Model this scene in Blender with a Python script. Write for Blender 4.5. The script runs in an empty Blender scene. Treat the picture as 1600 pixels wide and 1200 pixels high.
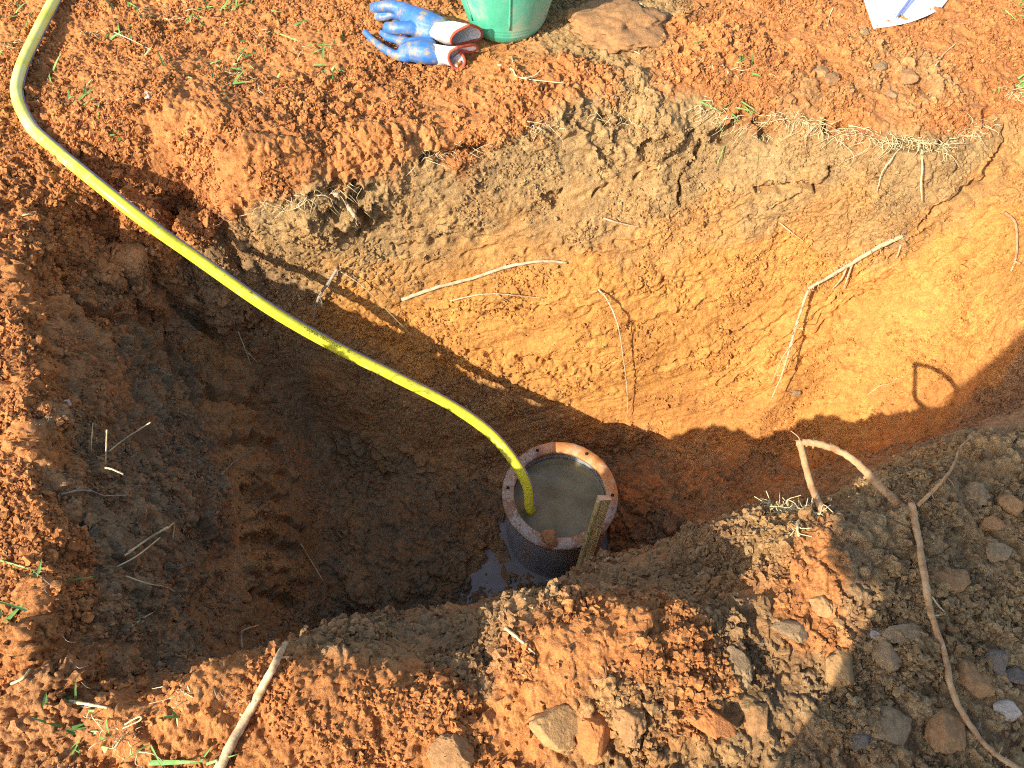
import bpy, bmesh, math, random
import numpy as np
from mathutils import Vector, Matrix

rng = np.random.default_rng(7)
random.seed(7)
SC = bpy.context.scene
COL = SC.collection

# ------------------------------------------------------------------ camera, sky, sun, exposure
CAM = np.array([0.0, 0.0, 1.05]); PITCH = math.radians(59.0); FPX = 1244.0   # focal length in 1600 px wide pixels
cam_d = bpy.data.cameras.new('camera'); cam = bpy.data.objects.new('camera', cam_d); COL.objects.link(cam)
cam_d.sensor_width = 36.0; cam_d.lens = 36.0 * FPX / 1600.0; cam_d.clip_start = 0.02; cam_d.clip_end = 500
cam.location = CAM; cam.rotation_euler = (math.radians(90) - PITCH, 0, 0)
SC.camera = cam

SUN_EL = math.radians(35.0); SUN_AZ = math.radians(41.5)     # azimuth in which the light travels, from +X towards +Y
SUN_DIR = Vector((math.cos(SUN_AZ) * math.cos(SUN_EL), math.sin(SUN_AZ) * math.cos(SUN_EL), -math.sin(SUN_EL)))
world = bpy.data.worlds.new('World'); SC.world = world; world.use_nodes = True
wn = world.node_tree.nodes; wl = world.node_tree.links
sky = wn.new('ShaderNodeTexSky'); sky.sky_type = 'NISHITA'; sky.sun_disc = False
sky.sun_elevation = SUN_EL; sky.sun_rotation = math.atan2(-SUN_DIR.x, -SUN_DIR.y)
sky.dust_density = 2.0
wl.new(sky.outputs[0], wn['Background'].inputs[0]); wn['Background'].inputs[1].default_value = 0.15
sun_d = bpy.data.lights.new('sun', 'SUN'); sun_d.energy = 4.1; sun_d.angle = math.radians(0.5); sun_d.color = (1.0, 0.92, 0.78)
sun = bpy.data.objects.new('sun', sun_d); COL.objects.link(sun); sun.rotation_euler = SUN_DIR.to_track_quat('-Z', 'Y').to_euler()
sun.location = (-3, -3, 4)
SC.view_settings.view_transform = 'Standard'; SC.view_settings.look = 'None'; SC.view_settings.gamma = 1.0
SC.view_settings.exposure = 1.03
SC.cycles.max_bounces = 6; SC.cycles.use_denoising = False; SC.cycles.filter_width = 1.1

# ------------------------------------------------------------------ small helpers
CF = np.array([0, math.cos(PITCH), -math.sin(PITCH)]); CU = np.array([0, math.sin(PITCH), math.cos(PITCH)]); CR = np.array([1.0, 0, 0])
def ray(px, py): return CF + (px - 800) / FPX * CR + (600 - py) / FPX * CU
def pz(px, py, z):                     # the point at height z seen at photograph pixel (px, py)
    d = ray(px, py); return CAM + d * ((z - CAM[2]) / d[2])
def project(P):
    r = P - CAM; zc = r @ CF
    return 800 + FPX * (r @ CR) / zc, 600 - FPX * (r @ CU) / zc, zc

def tag(o, label=None, cat=None, group=None, kind=None):
    if label: o['label'] = label
    if cat: o['category'] = cat
    if group: o['group'] = group
    if kind: o['kind'] = kind
    return o
def mesh_obj(name, V, F, mat, parent=None, smooth=True, origin=None):
    V = np.asarray(V, float)
    if origin is not None: V = V - np.asarray(origin)
    me = bpy.data.meshes.new(name); me.from_pydata(V.tolist(), [], [list(map(int, f)) for f in F]); me.update()
    if smooth: me.polygons.foreach_set('use_smooth', [True] * len(me.polygons))
    if mat is not None: me.materials.append(mat)
    o = bpy.data.objects.new(name, me); COL.objects.link(o)
    if origin is not None: o.location = origin
    if parent is not None: o.parent = parent
    return o
def empty(name, loc, label, cat, group=None):
    o = bpy.data.objects.new(name, None); o.empty_display_size = .02; COL.objects.link(o); o.location = loc
    return tag(o, label, cat, group)

def catmull(P, n):
    P = np.asarray(P, float)
    Q = np.vstack([2 * P[0] - P[1], P, 2 * P[-1] - P[-2]])
    out = []
    for i in range(1, len(Q) - 2):
        p0, p1, p2, p3 = Q[i-1], Q[i], Q[i+1], Q[i+2]
        for t in np.linspace(0, 1, n, endpoint=False):
            out.append(.5 * ((2*p1) + (-p0+p2)*t + (2*p0-5*p1+4*p2-p3)*t*t + (-p0+3*p1-3*p2+p3)*t**3))
    out.append(P[-1]); return np.array(out)
def frames(P):
    T = np.gradient(P, axis=0); T /= np.linalg.norm(T, axis=1)[:, None] + 1e-12
    ref = np.array([0, 0, 1.0]) if abs(T[0][2]) < .9 else np.array([1.0, 0, 0])
    n = ref - T[0] * (ref @ T[0]); n /= np.linalg.norm(n); N = [n]
    for i in range(1, len(P)):
        n = N[-1] - T[i] * (N[-1] @ T[i]); n /= np.linalg.norm(n) + 1e-12; N.append(n)
    N = np.array(N); return T, N, np.cross(T, N)
def tube(P, R, k=8, wob=0.0, seed=0):
    P = np.asarray(P, float); n = len(P); R = np.broadcast_to(np.asarray(R, float), (n,)) if np.ndim(R) else np.full(n, float(R))
    T, N, B = frames(P); r = np.random.default_rng(seed)
    a = np.arange(k) * 2 * math.pi / k
    rad = R[:, None] * (1 + wob * r.standard_normal((n, k)))
    V = P[:, None, :] + rad[..., None] * (np.cos(a)[None, :, None] * N[:, None, :] + np.sin(a)[None, :, None] * B[:, None, :])
    V = V.reshape(-1, 3); F = []
    for i in range(n - 1):
        for j in range(k):
            F.append((i*k+j, i*k+(j+1) % k, (i+1)*k+(j+1) % k, (i+1)*k+j))
    V = np.vstack([V, P[0], P[-1]]); c0, c1 = n*k, n*k+1
    for j in range(k):
        F.append((c0, (j+1) % k, j)); F.append((c1, (n-1)*k+j, (n-1)*k+(j+1) % k))
    return V, F
def join(parts):
    Vs, Fs, o = [], [], 0
    for V, F in parts:
        Vs.append(np.asarray(V)); Fs += [tuple(i + o for i in f) for f in F]; o += len(V)
    return np.vstack(Vs), Fs
def lathe(prof, k=64, c=(0, 0, 0), closed=False):
    n = len(prof); a = np.arange(k) * 2 * math.pi / k; V = []
    for r, z in prof: V.append(np.stack([c[0] + r*np.cos(a), c[1] + r*np.sin(a), np.full(k, c[2] + z)], 1))
    V = np.vstack(V); F = []
    for i in range(n if closed else n - 1):
        i2 = (i + 1) % n
        for j in range(k): F.append((i*k+j, i*k+(j+1) % k, i2*k+(j+1) % k, i2*k+j))
    return V, F
def box(c, ax, half):                  # box with centre c, three axes, half sizes
    ax = np.asarray(ax); c = np.asarray(c, float); V = []
    for s in ((-1,-1,-1),(1,-1,-1),(1,1,-1),(-1,1,-1),(-1,-1,1),(1,-1,1),(1,1,1),(-1,1,1)):
        V.append(c + sum(s[i]*half[i]*ax[i] for i in range(3)))
    return np.array(V), [(0,3,2,1),(4,5,6,7),(0,1,5,4),(1,2,6,5),(2,3,7,6),(3,0,4,7)]

# ------------------------------------------------------------------ materials
def new_mat(name):
    m = bpy.data.materials.new(name); m.use_nodes = True; nt = m.node_tree
    return m, nt, nt.nodes['Principled BSDF']
def noise_node(nt, scale, detail=6, rough=.6, coord='Object', stretch=None):
    tc = nt.nodes.new('ShaderNodeTexCoord'); n = nt.nodes.new('ShaderNodeTexNoise')
    n.inputs['Scale'].default_value = scale; n.inputs['Detail'].default_value = detail; n.inputs['Roughness'].default_value = rough
    src = tc.outputs[coord]
    if stretch:
        mp = nt.nodes.new('ShaderNodeMapping'); mp.inputs['Scale'].default_value = stretch
        nt.links.new(src, mp.inputs[0]); src = mp.outputs[0]
    nt.links.new(src, n.inputs['Vector']); return n
def ramp(nt, src, stops):
    r = nt.nodes.new('ShaderNodeValToRGB'); e = r.color_ramp.elements
    while len(e) < len(stops): e.new(.5)
    for k, (p, c) in enumerate(stops):
        e[k].position = p; e[k].color = c if len(c) == 4 else (*c, 1)
    nt.links.new(src, r.inputs[0]); return r
def mix(nt, a, b, fac, typ='MIX'):
    m = nt.nodes.new('ShaderNodeMix'); m.data_type = 'RGBA'; m.blend_type = typ
    for s, v in ((m.inputs[0], fac), (m.inputs[6], a), (m.inputs[7], b)):
        if hasattr(v, 'is_linked'): nt.links.new(v, s)
        else: s.default_value = v if isinstance(v, (int, float)) else (*v[:3], 1)
    return m.outputs[2]
def math_node(nt, op, a, b=None):
    m = nt.nodes.new('ShaderNodeMath'); m.operation = op
    for i, v in enumerate((a, b)):
        if v is None: continue
        if hasattr(v, 'is_linked'): nt.links.new(v, m.inputs[i])
        else: m.inputs[i].default_value = v
    return m.outputs[0]
def bump(nt, bs, src, strength, dist):
    b = nt.nodes.new('ShaderNodeBump'); b.inputs['Strength'].default_value = strength; b.inputs['Distance'].default_value = dist
    nt.links.new(src, b.inputs['Height']); nt.links.new(b.outputs[0], bs.inputs['Normal'])
def mottled(name, stops, scale, rough=.8, detail=6, bumpd=0.0, stretch=None, spec=.3, bscale=None):
    m, nt, bs = new_mat(name)
    n = noise_node(nt, scale, detail, stretch=stretch); r = ramp(nt, n.outputs[0], stops)
    nt.links.new(r.outputs[0], bs.inputs['Base Color']); bs.inputs['Roughness'].default_value = rough
    bs.inputs['Specular IOR Level'].default_value = spec
    if bumpd:
        b = noise_node(nt, bscale or scale * 3, 5, stretch=stretch); bump(nt, bs, b.outputs[0], .7, bumpd)
    return m

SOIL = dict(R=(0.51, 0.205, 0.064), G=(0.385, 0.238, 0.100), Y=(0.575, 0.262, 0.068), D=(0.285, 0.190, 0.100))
def soil_material(name, glossy=True):
    m, nt, bs = new_mat(name); L = nt.links
    at = nt.nodes.new('ShaderNodeAttribute'); at.attribute_name = 'soil'
    sep = nt.nodes.new('ShaderNodeSeparateColor'); L.new(at.outputs['Color'], sep.inputs[0])
    var = nt.nodes.new('ShaderNodeAttribute'); var.attribute_name = 'grain'
    c = mix(nt, SOIL['D'], SOIL['R'], sep.outputs[0])
    c = mix(nt, c, SOIL['G'], sep.outputs[1]); c = mix(nt, c, SOIL['Y'], sep.outputs[2])
    n1 = noise_node(nt, 9, 5); n2 = noise_node(nt, 70, 6, .65); n3 = noise_node(nt, 330, 4, .7)
    f1 = ramp(nt, n1.outputs[0], [(.3, (.80, .78, .76)), (.7, (1.16, 1.16, 1.12))])
    f2 = ramp(nt, n2.outputs[0], [(.28, (.66, .64, .62)), (.5, (1, 1, 1)), (.74, (1.22, 1.22, 1.2))])
    f3 = ramp(nt, n3.outputs[0], [(.3, (.56, .53, .51)), (.5, (1, 1, 1)), (.70, (1.38, 1.42, 1.46))])
    c = mix(nt, c, f1.outputs[0], 1.0, 'MULTIPLY'); c = mix(nt, c, f2.outputs[0], 1.0, 'MULTIPLY'); c = mix(nt, c, f3.outputs[0], .8, 'MULTIPLY')
    # every clod its own tone
    fv = ramp(nt, var.outputs['Fac'], [(0, (.72, .70, .70)), (.5, (1, 1, 1)), (1, (1.25, 1.28, 1.3))])
    c = mix(nt, c, fv.outputs[0], 1.0, 'MULTIPLY')
    # pale and grey flecks of grit
    fl = noise_node(nt, 210, 2, .5); fr = ramp(nt, fl.outputs[0], [(.68, (0, 0, 0)), (.74, (.55, .55, .55))])
    c = mix(nt, c, (.52, .40, .24), fr.outputs[0])
    L.new(c, bs.inputs['Base Color'])
    bs.inputs['Specular IOR Level'].default_value = .25
    # damp soil (alpha of the attribute) is glossier
    rr = math_node(nt, 'MULTIPLY', at.outputs['Alpha'], -.55); rr = math_node(nt, 'ADD', rr, .92)
    L.new(rr, bs.inputs['Roughness'])
    b = noise_node(nt, 380, 6, .75); bump(nt, bs, b.outputs[0], 1.0, .0034)
    return m
M_SOIL = soil_material('soil')

# ------------------------------------------------------------------ numpy noise
def _h(ix, iy, iz, seed):
    h = (ix.astype(np.uint32) * np.uint32(374761393) + iy.astype(np.uint32) * np.uint32(668265263)
         + iz.astype(np.uint32) * np.uint32(2147483647) + np.uint32(seed * 974711 & 0xffffffff))
    h = (h ^ (h >> np.uint32(13))) * np.uint32(1274126177); h = (h ^ (h >> np.uint32(16))) * np.uint32(2246822519)
    return h ^ (h >> np.uint32(15))
def vnoise(P, seed=0):
    f = np.floor(P); i = f.astype(np.int32); t = (P - f).astype(np.float32); t = t*t*(3-2*t); out = 0
    for dx in (0, 1):
        for dy in (0, 1):
            for dz in (0, 1):
                w = (t[:, 0] if dx else 1-t[:, 0]) * (t[:, 1] if dy else 1-t[:, 1]) * (t[:, 2] if dz else 1-t[:, 2])
                out = out + w * (_h(i[:, 0]+dx, i[:, 1]+dy, i[:, 2]+dz, seed).astype(np.float32) * np.float32(2/4294967295.) - 1)
    return out
def fbm(P, octv=4, seed=0, gain=.5):
    s, a = 0, 1.0
    for o in range(octv):
        s = s + a * vnoise(P * np.float32(2**o), seed + o); a *= gain
    return s
def worley(P, cell, seed=0, f2=False, sharp=0.0):
    Q = (P / np.float32(cell)).astype(np.float32); f = np.floor(Q); i = f.astype(np.int32); t = Q - f
    best = np.full(len(P), 9., np.float32); second = best.copy(); cid = np.zeros(len(P), np.uint32)
    k = np.float32(1/1023.)
    for dx in (-1, 0, 1):
        for dy in (-1, 0, 1):
            for dz in (-1, 0, 1):
                h = _h(i[:, 0]+dx, i[:, 1]+dy, i[:, 2]+dz, seed)
                ax = (h & np.uint32(1023)).astype(np.float32)*k + dx - t[:, 0]
                ay = ((h >> np.uint32(10)) & np.uint32(1023)).astype(np.float32)*k + dy - t[:, 1]
                az = ((h >> np.uint32(20)) & np.uint32(1023)).astype(np.float32)*k + dz - t[:, 2]
                d = ax*ax + ay*ay + az*az
                if sharp: l1 = np.abs(ax + .4*ay) + np.abs(ay - .3*az) + np.abs(az + .5*ax); d = d*(1-sharp) + l1*l1*(sharp*.42)
                mk = d < best
                if f2: second = np.minimum(second, np.maximum(d, best))
                best[mk] = d[mk]; cid[mk] = h[mk]
    r = ((cid * np.uint32(2654435761)) >> np.uint32(8)).astype(np.float32) / np.float32(2**24)
    return (best, r, second) if f2 else (best, r)   # squared distance in cells, a random number per cell
def dome(F): return np.sqrt(np.clip(1.5*(1 - F / .62), 0, 1))

# ------------------------------------------------------------------ the ground: height from the lines read off the photograph
PIPE = pz(875, 771, -.55); PIPE[2] = -.55
LINES = []
def ln(*pts, w=False):                 # polyline of (px, py, z); w: already world coordinates
    P = np.array([p if w else pz(*p) for p in pts]); LINES.append(P); return P
def dots(*pts): 
    for p in pts: LINES.append(np.array([pz(*p)]))
# undisturbed ground and heaps round the pit
dots((0,0,0),(250,0,0),(500,0,0),(800,0,0),(1100,0,.0),(1350,0,0),(1600,0,0),(100,120,.0),(330,90,0),(450,130,0),(560,60,0),(660,110,0),
     (790,60,0),(900,60,.01),(1000,110,0),(1200,90,0),(1400,90,0),(1550,90,0),(0,300,0.02),(-60,500,0.02),(-70,700,0.02),(-60,900,0.02),(0,1100,0.01),(60,180,.01),(-60,400,.01))
ln((120,215,.02),(220,205,.035),(330,210,.04),(450,215,.035),(560,190,.02),(700,170,.01))
ln((130,280,.015),(260,300,.01),(380,290,.01),(480,260,.02))
# rim of the far wall and the wall below it
RIM = ln((225,352,-.08),(300,348,-.085),(400,327,-.05),(520,285,-.03),(640,258,-.02),(740,232,-.02),(850,208,-.015),(950,183,-.015),(1060,182,-.015),(1180,188,-.02),(1300,212,-.03),(1450,232,-.03),(1540,195,-.03),(1620,135,-.02))
ln((340,385,-.16),(440,370,-.12),(560,345,-.12),(700,320,-.12),(850,300,-.12),(1000,280,-.12),(1150,285,-.12),(1300,300,-.12),(1450,300,-.10),(1560,260,-.07))
ln((400,470,-.32),(520,460,-.28),(650,440,-.27),(800,420,-.26),(950,410,-.26),(1100,405,-.27),(1250,400,-.27))
ln((440,560,-.46),(560,540,-.42),(680,530,-.41),(800,520,-.39),(950,510,-.38),(1080,510,-.42),(1200,490,-.41))
ln((480,620,-.58),(600,640,-.57),(720,640,-.58),(850,630,-.58),(960,610,-.56),(1050,610,-.58),(1150,580,-.53))
ln((500,690,-.68),(600,740,-.72),(720,740,-.74),(850,700,-.74),(960,690,-.74),(1080,688,-.72))
# crease where the far wall meets the sloping end wall, and that end wall
ln((1080,688,-.72),(1150,655,-.64),(1210,625,-.55),(1300,515,-.42),(1420,398,-.24),(1530,305,-.12),(1630,225,-.05))
dots((1200,690,-.68),(1300,640,-.57),(1370,560,-.42),(1400,500,-.33),(1450,480,-.28),(1480,400,-.20),(1560,430,-.15),(1570,340,-.11),(1480,620,-.36),(1450,690,-.42),(1350,700,-.55),(1400,640,-.46),(1540,540,-.22),(1600,560,-.12),(1660,560,-.06),(1600,640,-.06),(1650,450,-.06),(1650,330,-.05),(1560,640,-.17))
# pit floor
dots((560,820,-.715),(640,850,-.735),(690,890,-.748),(750,935,-.785),(790,905,-.785),(1000,760,-.725),(1100,760,-.69),(1050,830,-.735),(975,868,-.785),(560,920,-.71),(620,930,-.73),(690,935,-.76),(1180,770,-.66),(640,780,-.735),(700,820,-.745),(760,840,-.755),(1280,740,-.62),(990,830,-.75))
for a in range(0, 360, 30): LINES.append(np.array([[PIPE[0] + .13*math.cos(math.radians(a)), PIPE[1] + .13*math.sin(math.radians(a)), -.762 - .018*math.cos(math.radians(a-215))]]))
# left rim and left wall
LR = ln((150,345,.0),(100,355,.01),(55,380,.02),(30,430,.03),(46,480,.035),(50,560,.035),(62,640,.035),(58,740,.035),(95,830,.035),(90,900,.04),(90,980,.045),(112,1040,.05),(180,1072,.05),(240,1082,.045))
ln((0,400,.02),(10,500,.02),(12,600,.02),(12,740,.02),(40,850,.02),(40,960,.025))
d = LR.copy()[3:12]; d[:, 0] += .016; d[:, 2] = -.085; LINES.append(d)
ln((215,375,-.14),(150,400,-.10),(100,440,-.06))
ln((230,400,-.20),(240,500,-.27),(210,600,-.24),(230,720,-.23),(240,830,-.20),(240,920,-.21),(260,990,-.24))
ln((330,440,-.30),(345,560,-.38),(345,640,-.39),(380,720,-.43),(400,800,-.46),(410,900,-.49),(420,990,-.52))
ln((430,600,-.52),(470,700,-.62),(490,800,-.68),(500,900,-.70),(510,990,-.72))
# near rim, the spoil bank sloping into the pit and its hidden drop
S = ln((240,1082,.045),(330,1032,.05),(440,1007,.035),(520,992,-.08),(600,976,-.20),(730,954,-.27),(870,930,-.28),(940,893,-.27),(1060,852,-.25),(1200,805,-.17),(1290,793,-.06),(1400,742,-.09),(1500,690,-.09),(1600,640,-.07),(1680,600,-.05))
d = S.copy()[:12]; d[:, 1] += .05; d[:, 2] = np.minimum(d[:, 2] - .20, -.3); LINES.append(d)
d = S.copy()[1:10]; d[:, 1] += .10; d[:, 2] = -.70; LINES.append(d)
ln((560,1012,.02),(620,1042,.045),(700,1075,.055),(785,1070,.05),(803,1000,.05),(832,955,.04),(960,945,.045),(1060,972,.05),(1165,1040,.035))
ln((1205,985,.03),(1190,900,.01),(1215,850,.015),(1300,815,.03),(1380,830,.02))
ln((1185,1030,-.01),(1172,960,-.05),(1150,910,-.10))
ln((580,1000,-.03),(620,1022,-.02),(700,1053,-.02),(770,1048,-.02))
dots((225,315,-.02),(180,330,-.01),(270,325,-.035),(340,318,-.03))
dots((400,1120,.03),(600,1130,.04),(600,1200,.03),(900,1040,.07),(1020,1060,.07),(950,1140,.045),(1280,900,.04),(1260,960,.02),(1300,1060,.0),(1500,1000,.0),(1500,850,-.01),(1600,750,-.01),(1400,1150,.0),(1600,1150,.01),(1150,1180,.01),(800,1180,.03),(300,1190,.03),(100,1130,.035),(160,1190,.03),(1400,800,.01),(1440,735,.0),(1560,900,.0),(740,1010,-.11),(650,1005,-.09),(620,985,-.16),(860,947,-.19),(960,920,-.17),(1060,910,-.17))
for x in np.linspace(-1.7, 1.9, 10):   # far, near and side ground beyond the picture
    for y in (-.05, -.3, 1.85, 2.1): LINES.append(np.array([[x, y, 0.0]]))
for y in np.linspace(.2, 1.7, 6):
    for x in (-1.5, -1.25, 1.45, 1.7): LINES.append(np.array([[x, y, 0.0]]))
pts = []
for P in LINES:
    pts.append(P[:1])
    for a, b in zip(P[:-1], P[1:]):
        m = max(1, int(np.linalg.norm((b-a)[:2]) / .035))
        pts.append(a + (b-a) * (np.arange(1, m+1)/m)[:, None])
C = np.vstack(pts)
keep = []                              # thin out points closer than 12 mm
for i, p in enumerate(C):
    if all((p[0]-C[j][0])**2 + (p[1]-C[j][1])**2 > .012**2 for j in keep): keep.append(i)
C = C[keep]
D = np.hypot(C[:, None, 0]-C[None, :, 0], C[:, None, 1]-C[None, :, 1])
n = len(C); A = np.zeros((n+3, n+3)); A[:n, :n] = -D + np.eye(n) * .004
A[:n, n] = A[n, :n] = 1; A[:n, n+1] = A[n+1, :n] = C[:, 0]; A[:n, n+2] = A[n+2, :n] = C[:, 1]
rw = np.linalg.solve(A, np.concatenate([C[:, 2], np.zeros(3)])).astype(np.float32)
Cf = C.astype(np.float32)
def base_z(x, y):
    out = np.empty(len(x), np.float32)
    for i in range(0, len(x), 20000):
        xs, ys = x[i:i+20000, None], y[i:i+20000, None]
        out[i:i+20000] = -np.sqrt((xs-Cf[None, :, 0])**2 + (ys-Cf[None, :, 1])**2) @ rw[:n] + rw[n] + rw[n+1]*xs[:, 0] + rw[n+2]*ys[:, 0]
    return out
NA, NY = 420, 760                      # coarse height grid: a = sideways (-1..1), y = away
ga = np.linspace(-1, 1, NA, dtype=np.float32); gy = np.linspace(-.04, 1.80, NY, dtype=np.float32)
def halfw(y): return .80 + .32*y
GX = ga[None, :] * halfw(gy)[:, None]; GY = np.repeat(gy[:, None], NA, 1)
GZ = base_z(GX.ravel(), GY.ravel()).reshape(NY, NA)
for _ in range(3):                     # take the sharpest creases off
    GZ[1:-1] = (GZ[:-2] + 2*GZ[1:-1] + GZ[2:]) / 4; GZ[:, 1:-1] = (GZ[:, :-2] + 2*GZ[:, 1:-1] + GZ[:, 2:]) / 4
# rows are spread along each column by surface length, so that the pit walls get as many faces as the flat ground
NC, NR = 1300, 1640
ds = np.sqrt(np.diff(GX, axis=0)**2 + np.diff(GY, axis=0)**2 + np.diff(GZ, axis=0)**2)
for _ in range(30): ds[:, 1:-1] = (ds[:, :-2] + ds[:, 1:-1] + ds[:, 2:]) / 3
cs = np.vstack([np.zeros((1, NA)), np.cumsum(ds, 0)]); cs /= cs[-1:]
u = np.linspace(0, 1, NR)
YS = np.stack([np.interp(u, cs[:, j], gy) for j in range(NA)], 1)
aa = np.linspace(-1, 1, NC)
f = (aa + 1) / 2 * (NA - 1); j0 = np.minimum(f.astype(int), NA - 2); t = f - j0
Y = YS[:, j0] * (1-t) + YS[:, j0+1] * t
X = aa[None, :] * halfw(Y); Y = Y.copy()
def sample_z(X, Y):
    fy = (Y - gy[0]) / (gy[-1]-gy[0]) * (NY-1); i0 = np.clip(fy.astype(int), 0, NY-2); ty = fy - i0
    fx = (X/halfw(Y) + 1)/2*(NA-1); J = np.clip(fx.astype(int), 0, NA-2); TT = fx - J
    return (GZ[i0, J]*(1-TT) + GZ[i0, J+1]*TT)*(1-ty) + (GZ[i0+1, J]*(1-TT) + GZ[i0+1, J+1]*TT)*ty
Z = sample_z(X, Y)
# the same along each row, for the walls that face sideways
dl = np.sqrt(np.diff(X, axis=1)**2 + np.diff(Y, axis=1)**2 + np.diff(Z, axis=1)**2)
dl = np.minimum(dl, 14*np.median(dl)); dl = .35*np.median(dl, 1, keepdims=True) + .65*dl
def box_filter(A, w, ax):
    pad_ = [(0, 0), (0, 0)]; pad_[ax] = (w+1, w); c = np.cumsum(np.pad(A, pad_, mode='edge'), ax)
    hi = np.take(c, np.arange(2*w+1, c.shape[ax]), ax); lo = np.take(c, np.arange(0, c.shape[ax]-2*w-1), ax); return (hi-lo)/(2*w+1)
for _ in range(2): dl = box_filter(box_filter(dl, 22, 0), 6, 1)
cl = np.hstack([np.zeros((NR, 1)), np.cumsum(dl, 1)]); cl /= cl[:, -1:]
uc = np.linspace(0, 1, NC)
for r_ in range(NR):
    X[r_], Y[r_] = np.interp(uc, cl[r_], X[r_]), np.interp(uc, cl[r_], Y[r_])
Z = sample_z(X, Y)
G = np.stack([X, Y, Z], -1).astype(np.float32)
def grid_normals(G):
    dr = np.gradient(G, axis=0); dc = np.gradient(G, axis=1); N = np.cross(dc, dr)
    return N / (np.linalg.norm(N, axis=-1, keepdims=True) + 1e-12)
N0 = grid_normals(G)
P0 = G.reshape(-1, 3); NN = N0.reshape(-1, 3).astype(np.float32)

def depth_buffer(P):
    px, py, zc = project(P.astype(np.float64)); w, h = 800, 600
    ix = (px/2).astype(int); iy = (py/2).astype(int); ok = (ix >= -40) & (ix < w+40) & (iy >= -40) & (iy < h+40) & (zc > .05)
    buf = np.full((h+80, w+80), 9.); np.minimum.at(buf, (iy[ok]+40, ix[ok]+40), zc[ok])
    for _ in range(3):
        s = buf.copy()
        for dy in (-1, 0, 1):
            for dx in (-1, 0, 1):
                s = np.minimum(s, np.roll(np.roll(buf, dy, 0), dx, 1))
        buf = np.where(buf > 8, s, buf)
    return buf
BUF = depth_buffer(P0)
def at(px, py, lift=0.0):              # the surface point seen at a photograph pixel, raised towards the viewer by lift metres
    iy, ix = int(py/2)+40, int(px/2)+40
    zc = float(np.median(BUF[max(iy-1, 0):iy+2, max(ix-1, 0):ix+2])); d = ray(px, py)
    return CAM + d * (zc - lift / np.linalg.norm(d))

# kinds of soil and of surface, read off the photograph at single spots and blended in between
def W(s):
    d = dict(R=0, G=0, Y=0, D=0); 
    for k in s.split(): d[k[0]] = float(k[1:] or 1)
    return d
SEEDS = []
def seed(soil, rough, *pts):
    for p in pts: SEEDS.append((p, W(soil), rough))
seed('R', 'flat', (50,40),(200,60),(400,80),(500,30),(420,130),(1500,70),(1560,30),(1230,40),(330,140),(250,120))
seed('R', 'crumb', (60,250),(650,150),(900,120),(1100,50),(1250,90),(300,230),(450,240),(200,200),(600,180),(560,240),(800,170),(20,500),(50,900),(30,1050),(180,1160),(10,300),(40,380),(740,120),(180,320),(100,300),(1120,110),(690,200))
seed('R', 'crumb', (12,440),(15,540),(8,480),(25,400),(80,365),(28,600),(30,660),(30,760),(70,860),(65,950),(80,1010))
seed('R', 'flat', (20,700),(60,800),(20,620),(20,850),(1180,140),(1480,180),(1330,180),(1300,120),(1560,130),(1420,60))
seed('R.7 G.3', 'gravel', (1400,130),(1450,120),(1330,150),(1240,150))
seed('G', 'flat', (960,50),(1000,30),(930,80))
seed('R', 'crumb', (230,300),(235,340),(270,330),(320,320),(360,305),(300,340),(200,330),(400,295),(440,280))
seed('G', 'lump', (480,310),(560,330),(920,215),(1000,195),(1040,230))
seed('G', 'wall', (440,345),(680,300),(800,260),(1060,270),(1180,240),(1300,250),(1420,270),(1510,250),(600,390),(880,260),(1100,220))
seed('G.85 Y.15', 'wall', (750,350),(900,320),(680,360),(480,420),(1000,310),(1200,310),(1400,330))
seed('G.45 Y.55', 'wall', (1100,345),(1300,350),(1560,270),(620,430),(760,400),(1000,370),(1460,350))
seed('Y', 'wall', (560,480),(800,470),(950,440),(1100,430),(1200,480),(900,560),(800,560),(700,530),(1050,560),(1150,600),(1350,450),(1480,430),(1400,560),(1300,640),(1550,380),(720,480),(960,600),(1250,580),(1500,500),(1420,480),(640,510),(1040,500),(1250,400))
seed('Y.6 R.4', 'wall', (1250,680),(1150,660),(1400,650),(1480,620),(1560,560),(1060,660),(1000,640))
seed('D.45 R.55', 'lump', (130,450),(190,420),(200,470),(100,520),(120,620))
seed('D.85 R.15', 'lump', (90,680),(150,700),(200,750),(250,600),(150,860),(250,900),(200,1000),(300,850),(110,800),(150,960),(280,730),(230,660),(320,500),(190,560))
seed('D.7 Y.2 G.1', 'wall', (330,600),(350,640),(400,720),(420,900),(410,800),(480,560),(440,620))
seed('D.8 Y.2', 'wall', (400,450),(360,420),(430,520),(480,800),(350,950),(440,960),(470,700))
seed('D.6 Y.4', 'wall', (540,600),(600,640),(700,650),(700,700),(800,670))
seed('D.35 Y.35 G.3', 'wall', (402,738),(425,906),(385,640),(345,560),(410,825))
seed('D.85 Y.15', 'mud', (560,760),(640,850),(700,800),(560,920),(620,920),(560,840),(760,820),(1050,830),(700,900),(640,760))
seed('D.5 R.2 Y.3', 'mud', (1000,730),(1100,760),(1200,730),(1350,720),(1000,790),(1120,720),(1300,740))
seed('D.45 G.4 R.15', 'crumb', (650,1000),(760,980),(900,910),(1050,880),(1150,860),(560,995),(1000,900),(720,1030),(1180,960),(840,930),(760,1048),(690,1050),(610,1018),(800,960))  # near bank slope: darker mix also paints in its shade
seed('R .9'.replace(' .9', '') , 'crumb', (950,1020),(870,980),(1050,1040),(300,1130),(700,1130),(800,1100),(1080,1110),(1220,950),(1280,880),(640,1090))
seed('R', 'flat', (400,1100),(550,1080),(500,1170),(450,1140),(600,1160),(360,1170))
seed('R.8 D.2', 'crumb', (100,1130),(60,1160),(140,1080))
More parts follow.
